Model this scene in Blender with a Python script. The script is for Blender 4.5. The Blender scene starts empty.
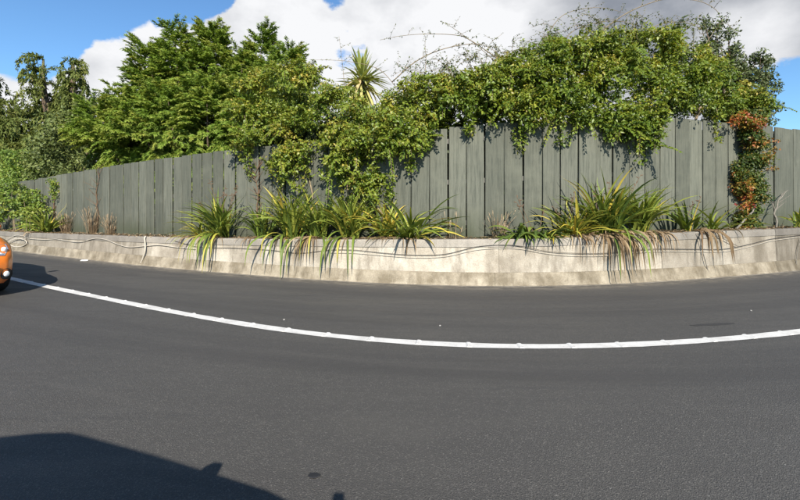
import bpy, math, random
import numpy as np
from mathutils import Vector, Matrix

# ------------------------------------------------------------------ camera, sky, sun
scene = bpy.context.scene
COL = scene.collection
EYE = 1.35
cam_data = bpy.data.cameras.new('camera')
cam_data.sensor_width = 36.0
cam_data.lens = 18.0
cam_data.shift_y = -45.0 / 800.0
cam_data.clip_start = 0.03
cam_data.clip_end = 3000.0
cam = bpy.data.objects.new('camera', cam_data)
cam.location = (0, 0, EYE)
cam.rotation_euler = (math.radians(90), 0, 0)
COL.objects.link(cam)
scene.camera = cam

SUN_EL = math.radians(35.0)
SHX, SHY = -0.147, 0.989            # horizontal direction in which shadows fall
sun_data = bpy.data.lights.new('sun', 'SUN')
sun_data.energy = 5.0
sun_data.angle = math.radians(0.5)
sun_data.color = (1.0, 0.93, 0.83)
sun = bpy.data.objects.new('sun', sun_data)
light_dir = Vector((SHX * math.cos(SUN_EL), SHY * math.cos(SUN_EL), -math.sin(SUN_EL)))
sun.rotation_euler = light_dir.to_track_quat('-Z', 'Y').to_euler()
sun.location = (2, -10, 12)
COL.objects.link(sun)

scene.view_settings.view_transform = 'Standard'
scene.view_settings.look = 'None'
scene.view_settings.exposure = 0.85
scene.view_settings.gamma = 1.0
scene.view_settings.use_curve_mapping = False

world = bpy.data.worlds.new('World')
scene.world = world
world.use_nodes = True


def build_world():
    nt = world.node_tree
    nt.nodes.clear()
    N = nt.nodes.new
    L = nt.links.new
    out = N('ShaderNodeOutputWorld')
    bg = N('ShaderNodeBackground')
    bg.inputs['Strength'].default_value = 0.075
    L(bg.outputs[0], out.inputs[0])
    sky = N('ShaderNodeTexSky')
    sky.sky_type = 'NISHITA'
    sky.sun_disc = False
    sky.sun_elevation = SUN_EL
    sky.sun_rotation = math.atan2(-SHX, -SHY)
    sky.air_density = 1.0
    sky.dust_density = 0.3
    sky.ozone_density = 2.0
    tint = N('ShaderNodeMix'); tint.data_type = 'RGBA'; tint.blend_type = 'MULTIPLY'
    tint.inputs[0].default_value = 1.0
    L(sky.outputs[0], tint.inputs[6])
    tint.inputs[7].default_value = (0.84, 1.16, 1.38, 1)
    tc = N('ShaderNodeTexCoord')
    D = tc.outputs['Generated']

    def math_n(op, a, b=None, clamp=False):
        n = N('ShaderNodeMath'); n.operation = op; n.use_clamp = clamp
        for i, v in enumerate((a, b)):
            if v is None:
                continue
            if isinstance(v, (int, float)):
                n.inputs[i].default_value = v
            else:
                L(v, n.inputs[i])
        return n.outputs[0]

    def noise(scale, detail, rough, off=(0, 0, 0), sz=1.6):
        mp = N('ShaderNodeMapping')
        mp.inputs['Location'].default_value = off
        mp.inputs['Scale'].default_value = (1, 1, sz)
        L(D, mp.inputs[0])
        n = N('ShaderNodeTexNoise')
        n.inputs['Scale'].default_value = scale
        n.inputs['Detail'].default_value = detail
        n.inputs['Roughness'].default_value = rough
        L(mp.outputs[0], n.inputs['Vector'])
        return n.outputs[0]

    def blob(px, py, r_in, r_out):
        d = Vector(((px - 400) / 400, 1.0, (205 - py) / 400)).normalized()
        dp = N('ShaderNodeVectorMath'); dp.operation = 'DOT_PRODUCT'
        L(D, dp.inputs[0]); dp.inputs[1].default_value = d
        mr = N('ShaderNodeMapRange'); mr.interpolation_type = 'SMOOTHSTEP'
        mr.inputs[1].default_value = math.cos(math.radians(r_out))
        mr.inputs[2].default_value = math.cos(math.radians(r_in))
        L(dp.outputs['Value'], mr.inputs[0])
        return mr.outputs[0]

    def vmax(items):
        r = items[0]
        for i in items[1:]:
            r = math_n('MAXIMUM', r, i)
        return r

    # cumulus banks ahead, scattered cumulus elsewhere
    banks = vmax([blob(140, 95, 5, 13), blob(70, 130, 6, 14), blob(215, 80, 5, 13), blob(300, 60, 6, 15),
                  blob(420, 50, 10, 22), blob(560, 30, 14, 26), blob(680, 0, 10, 22), blob(735, 20, 5, 12),
                  blob(5, 112, 6, 13), blob(45, 108, 5, 11)])
    scat = noise(1.7, 3, 0.5, (3.1, 1.7, 0.4))
    scat = math_n('MULTIPLY', math_n('SUBTRACT', scat, 0.56), 4.0, True)
    holes = vmax([blob(15, 10, 4, 8.0), blob(90, -14, 3, 7.0), blob(175, -34, 4, 8.0), blob(790, 118, 1.5, 8)])
    cov = vmax([banks, scat])
    cov = math_n('SUBTRACT', cov, holes)
    cov = math_n('SUBTRACT', cov, math_n('MULTIPLY', vmax([blob(352, 50, 0.2, 4.2), blob(336, -2, 0.2, 3.0)]), 0.62))
    puff = noise(7.5, 9, 0.58)
    curl = noise(19.0, 8, 0.6, (1.0, 2.0, 0.5))
    field = math_n('ADD', cov, math_n('MULTIPLY', math_n('SUBTRACT', puff, 0.5), 1.35))
    field = math_n('ADD', field, math_n('MULTIPLY', math_n('SUBTRACT', curl, 0.5), 0.5))
    mask = N('ShaderNodeMapRange'); mask.interpolation_type = 'SMOOTHSTEP'
    mask.inputs[1].default_value = 0.36; mask.inputs[2].default_value = 0.56
    L(field, mask.inputs[0])
    # cloud body: bright tops, greyer thick parts
    body = noise(5.0, 7, 0.55, (0.3, 4.4, 1.0))
    grey_bank = vmax([blob(690, -10, 5, 18), blob(795, 76, 3, 10), blob(655, 8, 2, 8)])
    bright = blob(745, 42, 1, 6)
    g = math_n('ADD', math_n('MULTIPLY', math_n('SUBTRACT', body, 0.49), 1.9), math_n('MULTIPLY', grey_bank, 0.88))
    g = math_n('SUBTRACT', g, math_n('MULTIPLY', bright, 0.55), True)
    cc = N('ShaderNodeMix'); cc.data_type = 'RGBA'
    L(g, cc.inputs[0])
    cc.inputs[6].default_value = (7.0, 7.05, 7.2, 1)
    cc.inputs[7].default_value = (2.1, 2.3, 2.7, 1)
    mx = N('ShaderNodeMix'); mx.data_type = 'RGBA'
    L(mask.outputs[0], mx.inputs[0])
    L(tint.outputs[2], mx.inputs[6])
    L(cc.outputs[2], mx.inputs[7])
    L(mx.outputs[2], bg.inputs['Color'])


build_world()

# ------------------------------------------------------------------ helpers
rng = np.random.default_rng(7)
random.seed(7)


def link(o, parent=None):
    COL.objects.link(o)
    if parent is not None:
        o.parent = parent
    return o


def tag(o, label, cat, group=None):
    o['label'] = label
    o['category'] = cat
    if group:
        o['group'] = group
    return o


def empty(name, loc, label, cat, group=None):
    o = bpy.data.objects.new(name, None)
    o.empty_display_size = 0.1
    o.location = loc
    COL.objects.link(o)
    return tag(o, label, cat, group)


class MB:
    """collects verts / faces and links them as one mesh object"""
    def __init__(self):
        self.v = []; self.f = []; self.t = []

    def add(self, verts, faces, tint=0.5):
        b = len(self.v)
        self.v += [tuple(p) for p in verts]
        self.f += [tuple(i + b for i in f) for f in faces]
        self.t += [tint] * len(verts)

    def box(self, c, s, rot=None):
        x, y, z = s[0] / 2, s[1] / 2, s[2] / 2
        vs = [Vector((i * x, j * y, k * z)) for k in (-1, 1) for j in (-1, 1) for i in (-1, 1)]
        if rot is not None:
            vs = [rot @ p for p in vs]
        vs = [p + Vector(c) for p in vs]
        self.add(vs, [(0, 2, 3, 1), (4, 5, 7, 6), (0, 1, 5, 4), (2, 6, 7, 3), (0, 4, 6, 2), (1, 3, 7, 5)])

    def tube(self, pts, radii, sides=6, cap=True, tint=0.5):
        pts = [Vector(p) for p in pts]
        if isinstance(radii, (int, float)):
            radii = [radii] * len(pts)
        vs, fs = [], []
        prev = None
        for i, p in enumerate(pts):
            a = pts[max(i - 1, 0)]; b = pts[min(i + 1, len(pts) - 1)]
            t = (b - a)
            t = t.normalized() if t.length > 1e-7 else Vector((0, 0, 1))
            if prev is None:
                u = t.orthogonal().normalized()
            else:
                u = prev - t * prev.dot(t)
                u = u.normalized() if u.length > 1e-6 else t.orthogonal().normalized()
            prev = u
            w = t.cross(u)
            for k in range(sides):
                an = 2 * math.pi * k / sides
                vs.append(p + (u * math.cos(an) + w * math.sin(an)) * radii[i])
        for i in range(len(pts) - 1):
            for k in range(sides):
                k2 = (k + 1) % sides
                fs.append((i * sides + k, i * sides + k2, (i + 1) * sides + k2, (i + 1) * sides + k))
        if cap:
            fs.append(tuple(reversed(range(sides))))
            fs.append(tuple((len(pts) - 1) * sides + k for k in range(sides)))
        self.add(vs, fs, tint)

    def lathe(self, prof, axis_o, axis, sides=24, ref=None):
        """prof: (radius, along) pairs revolved around axis"""
        axis = Vector(axis).normalized(); o = Vector(axis_o)
        u = axis.orthogonal().normalized(); w = axis.cross(u)
        vs, fs = [], []
        for r, h in prof:
            for k in range(sides):
                an = 2 * math.pi * k / sides
                vs.append(o + axis * h + (u * math.cos(an) + w * math.sin(an)) * r)
        n = len(prof)
        for i in range(n - 1):
            for k in range(sides):
                k2 = (k + 1) % sides
                fs.append((i * sides + k, i * sides + k2, (i + 1) * sides + k2, (i + 1) * sides + k))
        self.add(vs, fs)

    def build(self, name, mat, parent=None, loc=None, smooth=False):
        me = bpy.data.meshes.new(name)
        me.from_pydata(self.v, [], self.f)
        at = me.attributes.new('tint', 'FLOAT', 'POINT')
        at.data.foreach_set('value', np.array(self.t, dtype=np.float32))
        if smooth:
            me.polygons.foreach_set('use_smooth', [True] * len(me.polygons))
        me.materials.append(mat)
        me.update()
        o = bpy.data.objects.new(name, me)
        if loc is not None:
            o.location = loc
        return link(o, parent)


def unit(a):
    return a / np.maximum(np.linalg.norm(a, axis=-1, keepdims=True), 1e-9)


class Leaves:
    """accumulates leaf blades; each is a small folded blade of 2 or 4 triangles"""
    def __init__(self):
        self.parts = []

    def add(self, base, axis, normal, length, width, tint):
        n = len(base)
        full = lambda a: np.broadcast_to(np.asarray(a, dtype=float), (n,))
        self.parts.append((np.asarray(base, float), unit(np.asarray(axis, float)), np.asarray(normal, float),
                           full(length), full(width), full(tint)))

    def build(self, name, mat, parent=None, origin=(0, 0, 0), quad=False, fold=0.22, droop=0.18, stuff=True):
        base, axis, normal, ln, wd, tint = [np.concatenate([p[i] for p in self.parts]) for i in range(6)]
        base = base - np.asarray(origin, float)
        right = unit(np.cross(axis, normal))
        nrm = unit(np.cross(right, axis))
        n = len(base)
        l1 = ln[:, None]; w1 = wd[:, None]
        T = base + axis * l1 - nrm * droop * l1
        M = base + axis * 0.5 * l1
        Lf = base + axis * 0.42 * l1 - right * w1 * 0.5 + nrm * fold * w1
        R = base + axis * 0.42 * l1 + right * w1 * 0.5 + nrm * fold * w1
        if quad:
            V = np.stack([base, R, T, Lf], 1).reshape(-1, 3)
            k = 4
            F = np.array([[0, 1, 2], [0, 2, 3]])
        else:
            V = np.stack([base, R, T, Lf, M], 1).reshape(-1, 3)
            k = 5
            F = np.array([[0, 1, 4], [1, 2, 4], [4, 2, 3], [0, 4, 3]])
        idx = (np.arange(n)[:, None, None] * k + F[None]).reshape(-1)
        nf = n * len(F)
        me = bpy.data.meshes.new(name)
        me.vertices.add(len(V)); me.vertices.foreach_set('co', V.astype(np.float32).ravel())
        me.loops.add(len(idx)); me.loops.foreach_set('vertex_index', idx.astype(np.int32))
        me.polygons.add(nf)
        me.polygons.foreach_set('loop_start', (np.arange(nf) * 3).astype(np.int32))
        me.polygons.foreach_set('loop_total', np.full(nf, 3, np.int32))
        at = me.attributes.new('tint', 'FLOAT', 'POINT')
        at.data.foreach_set('value', np.repeat(tint, k).astype(np.float32))
        me.materials.append(mat)
        me.update(calc_edges=True)
        o = bpy.data.objects.new(name, me)
        if stuff:
            o['kind'] = 'stuff'
        return link(o, parent)


def sphere_dirs(n):
    return unit(rng.normal(size=(n, 3)))


def clump_leaves(L, centers, radii, per, length, width, tint_mean=0.5, tint_var=0.2, squash=0.8, up=0.35, droop=0.35):
    """little rounded leaf clumps: blades on the outer part of each clump"""
    centers = np.asarray(centers, float)
    n = len(centers)
    C = np.repeat(centers, per, 0)
    R = np.repeat(np.broadcast_to(radii, (n,)), per)
    u = sphere_dirs(n * per)
    u[:, 2] = np.abs(u[:, 2]) * np.where(rng.random(n * per) < 0.72, 1, -1)
    r = R * rng.uniform(0.45, 1.05, n * per)
    p = C + u * r[:, None] * np.array([1, 1, squash])
    ax = sphere_dirs(n * per) * 0.8 + u * 0.7 + np.array([0, 0, -droop])
    nm = u * 0.8 + sphere_dirs(n * per) * 0.45 + np.array([0, -0.25, up])
    tm = np.repeat(np.broadcast_to(tint_mean, (n,)) + rng.normal(0, tint_var * 0.6, n), per)
    L.add(p, ax, nm, length * rng.uniform(0.6, 1.3, n * per), width * rng.uniform(0.7, 1.25, n * per),
          np.clip(tm + rng.normal(0, tint_var, n * per), 0, 1))


# ------------------------------------------------------------------ materials
MATS = {}


def new_mat(name):
    m = bpy.data.materials.new(name)
    m.use_nodes = True
    nt = m.node_tree
    nt.nodes.clear()
    out = nt.nodes.new('ShaderNodeOutputMaterial')
    MATS[name] = m
    return m, nt, out


def ramp(nt, stops):
    r = nt.nodes.new('ShaderNodeValToRGB')
    el = r.color_ramp.elements
    while len(el) < len(stops):
        el.new(0.5)
    for e, (p, c) in zip(el, stops):
        e.position = p
        e.color = (*c, 1)
    return r


def tex_noise(nt, scale, detail=4, rough=0.55, vec=None, sc=None):
    n = nt.nodes.new('ShaderNodeTexNoise')
    n.inputs['Scale'].default_value = scale
    n.inputs['Detail'].default_value = detail
    n.inputs['Roughness'].default_value = rough
    if vec is not None:
        if sc is not None:
            mp = nt.nodes.new('ShaderNodeMapping')
            mp.inputs['Scale'].default_value = sc
            nt.links.new(vec, mp.inputs[0])
            vec = mp.outputs[0]
        nt.links.new(vec, n.inputs['Vector'])
    return n


def mixc(nt, fac, a, b, mode='MIX'):
    m = nt.nodes.new('ShaderNodeMix'); m.data_type = 'RGBA'; m.blend_type = mode
    for i, v in ((0, fac), (6, a), (7, b)):
        if isinstance(v, (int, float)):
            m.inputs[i].default_value = v
        elif isinstance(v, tuple):
            m.inputs[i].default_value = (*v, 1) if len(v) == 3 else v
        else:
            nt.links.new(v, m.inputs[i])
    return m.outputs[2]


def mapr(nt, v, a, b, c=0.0, d=1.0, smooth=True):
    m = nt.nodes.new('ShaderNodeMapRange')
    m.interpolation_type = 'SMOOTHSTEP' if smooth else 'LINEAR'
    for i, x in ((1, a), (2, b), (3, c), (4, d)):
        m.inputs[i].default_value = x
    nt.links.new(v, m.inputs[0])
    return m.outputs[0]


def principled(nt, out, rough=0.8, spec=0.3):
    b = nt.nodes.new('ShaderNodeBsdfPrincipled')
    b.inputs['Roughness'].default_value = rough
    b.inputs['Specular IOR Level'].default_value = spec
    nt.links.new(b.outputs[0], out.inputs[0])
    return b


def bump(nt, b, h, strength=0.4, dist=0.01):
    n = nt.nodes.new('ShaderNodeBump')
    n.inputs['Strength'].default_value = strength
    n.inputs['Distance'].default_value = dist
    nt.links.new(h, n.inputs['Height'])
    nt.links.new(n.outputs[0], b.inputs['Normal'])


def leaf_mat(name, stops, trans=0.3, rough=0.5, spec=0.35, var=0.35):
    m, nt, out = new_mat(name)
    at = nt.nodes.new('ShaderNodeAttribute'); at.attribute_name = 'tint'
    r = ramp(nt, stops)
    geo = nt.nodes.new('ShaderNodeNewGeometry')
    nz = tex_noise(nt, 1.3, 3, 0.6, geo.outputs['Position'])
    ad = nt.nodes.new('ShaderNodeMath'); ad.operation = 'MULTIPLY_ADD'
    nt.links.new(nz.outputs[0], ad.inputs[0]); ad.inputs[1].default_value = var
    s = nt.nodes.new('ShaderNodeMath'); s.operation = 'SUBTRACT'
    nt.links.new(at.outputs['Fac'], s.inputs[0]); s.inputs[1].default_value = var * 0.5
    nt.links.new(s.outputs[0], ad.inputs[2])
    nt.links.new(ad.outputs[0], r.inputs[0])
    b = principled(nt, out, rough, spec)
    nt.links.new(r.outputs[0], b.inputs['Base Color'])
    tr = nt.nodes.new('ShaderNodeBsdfTranslucent')
    tcol = mixc(nt, 1.0, r.outputs[0], (1.25, 1.15, 0.6), 'MULTIPLY')
    nt.links.new(tcol, tr.inputs['Color'])
    mx = nt.nodes.new('ShaderNodeMixShader')
    mx.inputs[0].default_value = trans
    nt.links.new(b.outputs[0], mx.inputs[1]); nt.links.new(tr.outputs[0], mx.inputs[2])
    nt.links.new(mx.outputs[0], out.inputs[0])
    return m


def plain_mat(name, col, rough=0.6, spec=0.4, metal=0.0, coat=0.0, nscale=30, nvar=0.12, bumpy=0.0):
    m, nt, out = new_mat(name)
    b = principled(nt, out, rough, spec)
    tc = nt.nodes.new('ShaderNodeTexCoord')
    nz = tex_noise(nt, nscale, 4, 0.6, tc.outputs['Object'])
    lo = tuple(c * (1 - nvar) for c in col); hi = tuple(min(c * (1 + nvar), 1) for c in col)
    r = ramp(nt, [(0.3, lo), (0.7, hi)])
    nt.links.new(nz.outputs[0], r.inputs[0])
    nt.links.new(r.outputs[0], b.inputs['Base Color'])
    b.inputs['Metallic'].default_value = metal
    b.inputs['Coat Weight'].default_value = coat
    b.inputs['Coat Roughness'].default_value = 0.05
    if bumpy:
        bump(nt, b, nz.outputs[0], bumpy, 0.01)
    return m


def asphalt_mat():
    m, nt, out = new_mat('asphalt')
    b = principled(nt, out, 0.72, 0.35)
    tc = nt.nodes.new('ShaderNodeTexCoord'); P = tc.outputs['Object']
    big = tex_noise(nt, 0.35, 4, 0.6, P)
    mid = tex_noise(nt, 2.2, 5, 0.65, P, (0.35, 1.6, 1))
    fine = tex_noise(nt, 140, 3, 0.7, P)
    vor = nt.nodes.new('ShaderNodeTexVoronoi'); vor.inputs['Scale'].default_value = 170
    nt.links.new(P, vor.inputs['Vector'])
    base = ramp(nt, [(0.3, (0.066, 0.063, 0.058)), (0.7, (0.092, 0.087, 0.078))])
    nt.links.new(big.outputs[0], base.inputs[0])
    c = mixc(nt, mapr(nt, mid.outputs[0], 0.35, 0.65, 0.0, 0.7), base.outputs[0], (0.064, 0.061, 0.056))
    c = mixc(nt, mapr(nt, fine.outputs[0], 0.40, 0.60, 0.0, 0.55), c, (0.026, 0.025, 0.024))
    stone = nt.nodes.new('ShaderNodeTexWhiteNoise')
    nt.links.new(vor.outputs['Position'], stone.inputs['Vector'])
    c = mixc(nt, mapr(nt, stone.outputs['Value'], 0.80, 1.0, 0.0, 0.5), c, (0.165, 0.155, 0.137))
    # sparse pale chips
    v2 = nt.nodes.new('ShaderNodeTexVoronoi'); v2.inputs['Scale'].default_value = 9
    nt.links.new(P, v2.inputs['Vector'])
    c = mixc(nt, mapr(nt, v2.outputs['Distance'], 0.03, 0.05, 0.5, 0.0), c, (0.24, 0.23, 0.21))
    lat = nt.nodes.new('ShaderNodeAttribute'); lat.attribute_name = 'lat'
    lon = nt.nodes.new('ShaderNodeAttribute'); lon.attribute_name = 'lon'
    cv = nt.nodes.new('ShaderNodeCombineXYZ')
    nt.links.new(lat.outputs['Fac'], cv.inputs[0]); nt.links.new(lon.outputs['Fac'], cv.inputs[1])
    band = tex_noise(nt, 1.5, 4, 0.6, cv.outputs[0], (1.0, 0.035, 1))
    c = mixc(nt, mapr(nt, band.outputs[0], 0.42, 0.62, 0.0, 0.55), c, (0.044, 0.042, 0.040))
    band2 = tex_noise(nt, 5.0, 5, 0.7, cv.outputs[0], (1.0, 0.05, 1))
    c = mixc(nt, mapr(nt, band2.outputs[0], 0.55, 0.72, 0.0, 0.35), c, (0.092, 0.086, 0.077))
    # pale grit washed against the gutter
    gr = tex_noise(nt, 7.0, 6, 0.75, cv.outputs[0], (1.0, 0.5, 1))
    ga = nt.nodes.new('ShaderNodeMath'); ga.operation = 'MULTIPLY'
    nt.links.new(mapr(nt, lat.outputs['Fac'], -0.42, -0.05, 0.0, 1.0), ga.inputs[0])
    nt.links.new(mapr(nt, gr.outputs[0], 0.42, 0.62, 0.1, 0.8), ga.inputs[1])
    c = mixc(nt, ga.outputs[0], c, (0.20, 0.175, 0.135))
    # faint cracks / tar smears running along the lane
    sm = tex_noise(nt, 1.1, 6, 0.7, P, (0.22, 2.4, 1))
    c = mixc(nt, mapr(nt, sm.outputs[0], 0.60, 0.74, 0.0, 0.45), c, (0.035, 0.035, 0.036))
    nt.links.new(c, b.inputs['Base Color'])
    rr = mapr(nt, mid.outputs[0], 0.3, 0.7, 0.62, 0.82)
    nt.links.new(rr, b.inputs['Roughness'])
    h = nt.nodes.new('ShaderNodeMath'); h.operation = 'ADD'
    nt.links.new(vor.outputs['Distance'], h.inputs[0]); nt.links.new(fine.outputs[0], h.inputs[1])
    bump(nt, b, h.outputs[0], 0.6, 0.006)
    return m


def concrete_mat(name, stops, stain, grime_lo=0.5, grime_hi=0.75, sc=1.0):
    """weathered concrete; Object Info colour carries how grimy this cast is"""
    m, nt, out = new_mat(name)
    b = principled(nt, out, 0.88, 0.2)
    geo = nt.nodes.new('ShaderNodeNewGeometry'); P = geo.outputs['Position']
    oi = nt.nodes.new('ShaderNodeObjectInfo')
    n1 = tex_noise(nt, 1.6 * sc, 6, 0.65, P)
    n2 = tex_noise(nt, 3.0 * sc, 6, 0.7, P, (1.0, 1.0, 0.25))
    n3 = tex_noise(nt, 60, 4, 0.7, P)
    r = ramp(nt, stops)
    nt.links.new(n1.outputs[0], r.inputs[0])
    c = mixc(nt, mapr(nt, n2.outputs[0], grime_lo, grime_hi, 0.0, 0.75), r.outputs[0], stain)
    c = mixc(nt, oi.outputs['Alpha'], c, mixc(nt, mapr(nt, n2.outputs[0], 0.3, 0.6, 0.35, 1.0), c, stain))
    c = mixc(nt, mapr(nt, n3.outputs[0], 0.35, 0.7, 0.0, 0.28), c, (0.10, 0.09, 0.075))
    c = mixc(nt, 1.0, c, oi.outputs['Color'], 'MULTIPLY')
    nt.links.new(c, b.inputs['Base Color'])
    ad = nt.nodes.new('ShaderNodeMath'); ad.operation = 'ADD'
    nt.links.new(n3.outputs[0], ad.inputs[0]); nt.links.new(n2.outputs[0], ad.inputs[1])
    bump(nt, b, ad.outputs[0], 0.7, 0.02)
    return m


def board_mat():
    m, nt, out = new_mat('fence_board_paint')
    b = principled(nt, out, 0.82, 0.2)
    tc = nt.nodes.new('ShaderNodeTexCoord')
    geo = nt.nodes.new('ShaderNodeNewGeometry'); P = geo.outputs['Position']
    oi = nt.nodes.new('ShaderNodeObjectInfo')
    streak = tex_noise(nt, 9, 6, 0.7, P, (3.0, 3.0, 0.16))
    grain = tex_noise(nt, 40, 5, 0.7, P, (3.0, 3.0, 0.1))
    blot = tex_noise(nt, 1.1, 5, 0.65, P)
    r = ramp(nt, [(0.0, (0.087, 0.091, 0.071)), (1.0, (0.132, 0.136, 0.107))])
    nt.links.new(oi.outputs['Random'], r.inputs[0])
    c = mixc(nt, mapr(nt, streak.outputs[0], 0.42, 0.66, 0.0, 0.65), r.outputs[0], (0.050, 0.056, 0.045))
    c = mixc(nt, mapr(nt, blot.outputs[0], 0.45, 0.75, 0.0, 0.45), c, (0.158, 0.160, 0.122))
    c = mixc(nt, mapr(nt, grain.outputs[0], 0.50, 0.72, 0.0, 0.6), c, (0.040, 0.042, 0.034))
    # algae and splash dirt low down on each board
    tz = nt.nodes.new('ShaderNodeSeparateXYZ'); nt.links.new(tc.outputs['Object'], tz.inputs[0])
    am = nt.nodes.new('ShaderNodeMath'); am.operation = 'MULTIPLY'
    nt.links.new(mapr(nt, tz.outputs[2], 0.02, 0.34, 0.85, 0.0), am.inputs[0])
    nt.links.new(mapr(nt, blot.outputs[0], 0.35, 0.65, 0.2, 1.0), am.inputs[1])
    c = mixc(nt, am.outputs[0], c, (0.052, 0.060, 0.034))
    nt.links.new(c, b.inputs['Base Color'])
    bump(nt, b, grain.outputs[0], 0.6, 0.008)
    return m


def line_mat():
    m, nt, out = new_mat('road_paint_white')
    b = principled(nt, out, 0.6, 0.3)
    tc = nt.nodes.new('ShaderNodeTexCoord'); P = tc.outputs['Object']
    n = tex_noise(nt, 6, 6, 0.7, P)
    n2 = tex_noise(nt, 70, 4, 0.75, P)
    c = mixc(nt, mapr(nt, n.outputs[0], 0.42, 0.7, 0.0, 0.6), (0.58, 0.57, 0.54), (0.40, 0.385, 0.355))
    c = mixc(nt, mapr(nt, n2.outputs[0], 0.56, 0.74, 0.0, 0.6), c, (0.14, 0.135, 0.13))
    nt.links.new(c, b.inputs['Base Color'])
    bump(nt, b, n2.outputs[0], 0.4, 0.004)
    return m


def soil_mat(name, a, bcol, c2):
    m, nt, out = new_mat(name)
    b = principled(nt, out, 0.95, 0.1)
    geo = nt.nodes.new('ShaderNodeNewGeometry'); P = geo.outputs['Position']
    n1 = tex_noise(nt, 3.5, 6, 0.7, P); n2 = tex_noise(nt, 45, 5, 0.7, P)
    r = ramp(nt, [(0.3, a), (0.7, bcol)])
    nt.links.new(n1.outputs[0], r.inputs[0])
    c = mixc(nt, mapr(nt, n2.outputs[0], 0.5, 0.7, 0.0, 0.7), r.outputs[0], c2)
    nt.links.new(c, b.inputs['Base Color'])
    bump(nt, b, n2.outputs[0], 0.8, 0.03)
    return m


M_ASPH = asphalt_mat()
M_LINE = line_mat()
M_WALL = concrete_mat('wall_concrete', [(0.32, (0.26, 0.225, 0.175)), (0.5, (0.42, 0.375, 0.305)), (0.68, (0.54, 0.495, 0.415))],
                      (0.17, 0.145, 0.11), 0.46, 0.68)
M_CAP = concrete_mat('cap_concrete', [(0.3, (0.22, 0.20, 0.17)), (0.7, (0.38, 0.345, 0.29))], (0.16, 0.145, 0.125))
M_FOOT = concrete_mat('footing_concrete', [(0.38, (0.21, 0.175, 0.12)), (0.62, (0.45, 0.395, 0.30))], (0.135, 0.11, 0.072), 0.45, 0.70, 1.6)
M_GUT = concrete_mat('gutter_concrete', [(0.3, (0.30, 0.27, 0.22)), (0.7, (0.44, 0.40, 0.33))], (0.17, 0.155, 0.13))
M_BOARD = board_mat()
M_RAIL = plain_mat('rail_timber', (0.13, 0.125, 0.11), 0.9, 0.1, nscale=12)
M_SOIL = soil_mat('bed_soil', (0.055, 0.042, 0.03), (0.10, 0.078, 0.055), (0.17, 0.135, 0.09))
M_GRASS = soil_mat('ground_grass', (0.045, 0.065, 0.02), (0.075, 0.095, 0.03), (0.10, 0.10, 0.045))

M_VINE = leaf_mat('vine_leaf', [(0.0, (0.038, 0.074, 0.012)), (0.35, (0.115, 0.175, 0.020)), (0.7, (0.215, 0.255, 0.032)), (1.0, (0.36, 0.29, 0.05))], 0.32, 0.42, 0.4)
M_VINE_DK = leaf_mat('vine_leaf_dark', [(0.0, (0.022, 0.045, 0.012)), (0.4, (0.055, 0.092, 0.018)), (0.75, (0.115, 0.145, 0.025)), (1.0, (0.22, 0.17, 0.05))], 0.3, 0.42, 0.4)
M_CREEP = leaf_mat('creeper_leaf', [(0.0, (0.03, 0.06, 0.015)), (0.38, (0.10, 0.135, 0.02)), (0.6, (0.26, 0.17, 0.03)), (0.8, (0.34, 0.085, 0.03)), (1.0, (0.22, 0.025, 0.03))], 0.3, 0.45, 0.35)
M_CON = leaf_mat('conifer_leaf', [(0.0, (0.055, 0.095, 0.014)), (0.4, (0.122, 0.208, 0.030)), (0.75, (0.215, 0.310, 0.048)), (1.0, (0.31, 0.34, 0.065))], 0.22, 0.6, 0.25)
M_CEDAR = leaf_mat('cedar_leaf', [(0.0, (0.050, 0.070, 0.016)), (0.5, (0.125, 0.155, 0.034)), (0.85, (0.19, 0.19, 0.05)), (1.0, (0.24, 0.16, 0.07))], 0.2, 0.65, 0.2)
M_SHRUB = leaf_mat('shrub_leaf', [(0.0, (0.045, 0.065, 0.020)), (0.5, (0.125, 0.16, 0.045)), (1.0, (0.21, 0.22, 0.06))], 0.25, 0.55, 0.3)
M_OLIVE = leaf_mat('olive_leaf', [(0.0, (0.034, 0.052, 0.022)), (0.5, (0.092, 0.12, 0.042)), (1.0, (0.17, 0.185, 0.065))], 0.2, 0.45, 0.4)
M_WEED = leaf_mat('weed_leaf', [(0.0, (0.055, 0.10, 0.016)), (0.5, (0.15, 0.225, 0.032)), (1.0, (0.28, 0.29, 0.055))], 0.3, 0.5, 0.35)
M_BLADE = leaf_mat('strap_leaf', [(0.0, (0.055, 0.092, 0.020)), (0.3, (0.15, 0.205, 0.032)), (0.6, (0.30, 0.32, 0.055)), (0.85, (0.50, 0.39, 0.06)), (1.0, (0.48, 0.34, 0.06))], 0.25, 0.5, 0.3, 0.12)
M_DEAD = leaf_mat('dead_leaf', [(0.0, (0.12, 0.075, 0.04)), (0.5, (0.26, 0.185, 0.105)), (1.0, (0.42, 0.33, 0.22))], 0.2, 0.8, 0.15, 0.15)
M_PALM = leaf_mat('sword_leaf', [(0.0, (0.13, 0.175, 0.05)), (0.5, (0.30, 0.33, 0.09)), (0.85, (0.46, 0.42, 0.16)), (1.0, (0.5, 0.40, 0.2))], 0.2, 0.4, 0.45, 0.15)
M_BARK = plain_mat('bark', (0.115, 0.085, 0.06), 0.95, 0.1, nscale=14, nvar=0.45, bumpy=0.8)
M_CANE = plain_mat('cane_bark', (0.21, 0.165, 0.105), 0.8, 0.2, nscale=20, nvar=0.3)
M_GREYTWIG = plain_mat('weathered_twig', (0.17, 0.155, 0.13), 0.9, 0.1, nscale=25, nvar=0.3)
M_STALK = plain_mat('dry_stalk', (0.13, 0.085, 0.055), 0.9, 0.1, nscale=25, nvar=0.3)
M_CABLE = plain_mat('black_cable', (0.055, 0.048, 0.042), 0.7, 0.3)
M_HOSE = plain_mat('pale_hose', (0.43, 0.39, 0.32), 0.7, 0.2, nscale=8, nvar=0.15)
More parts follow.
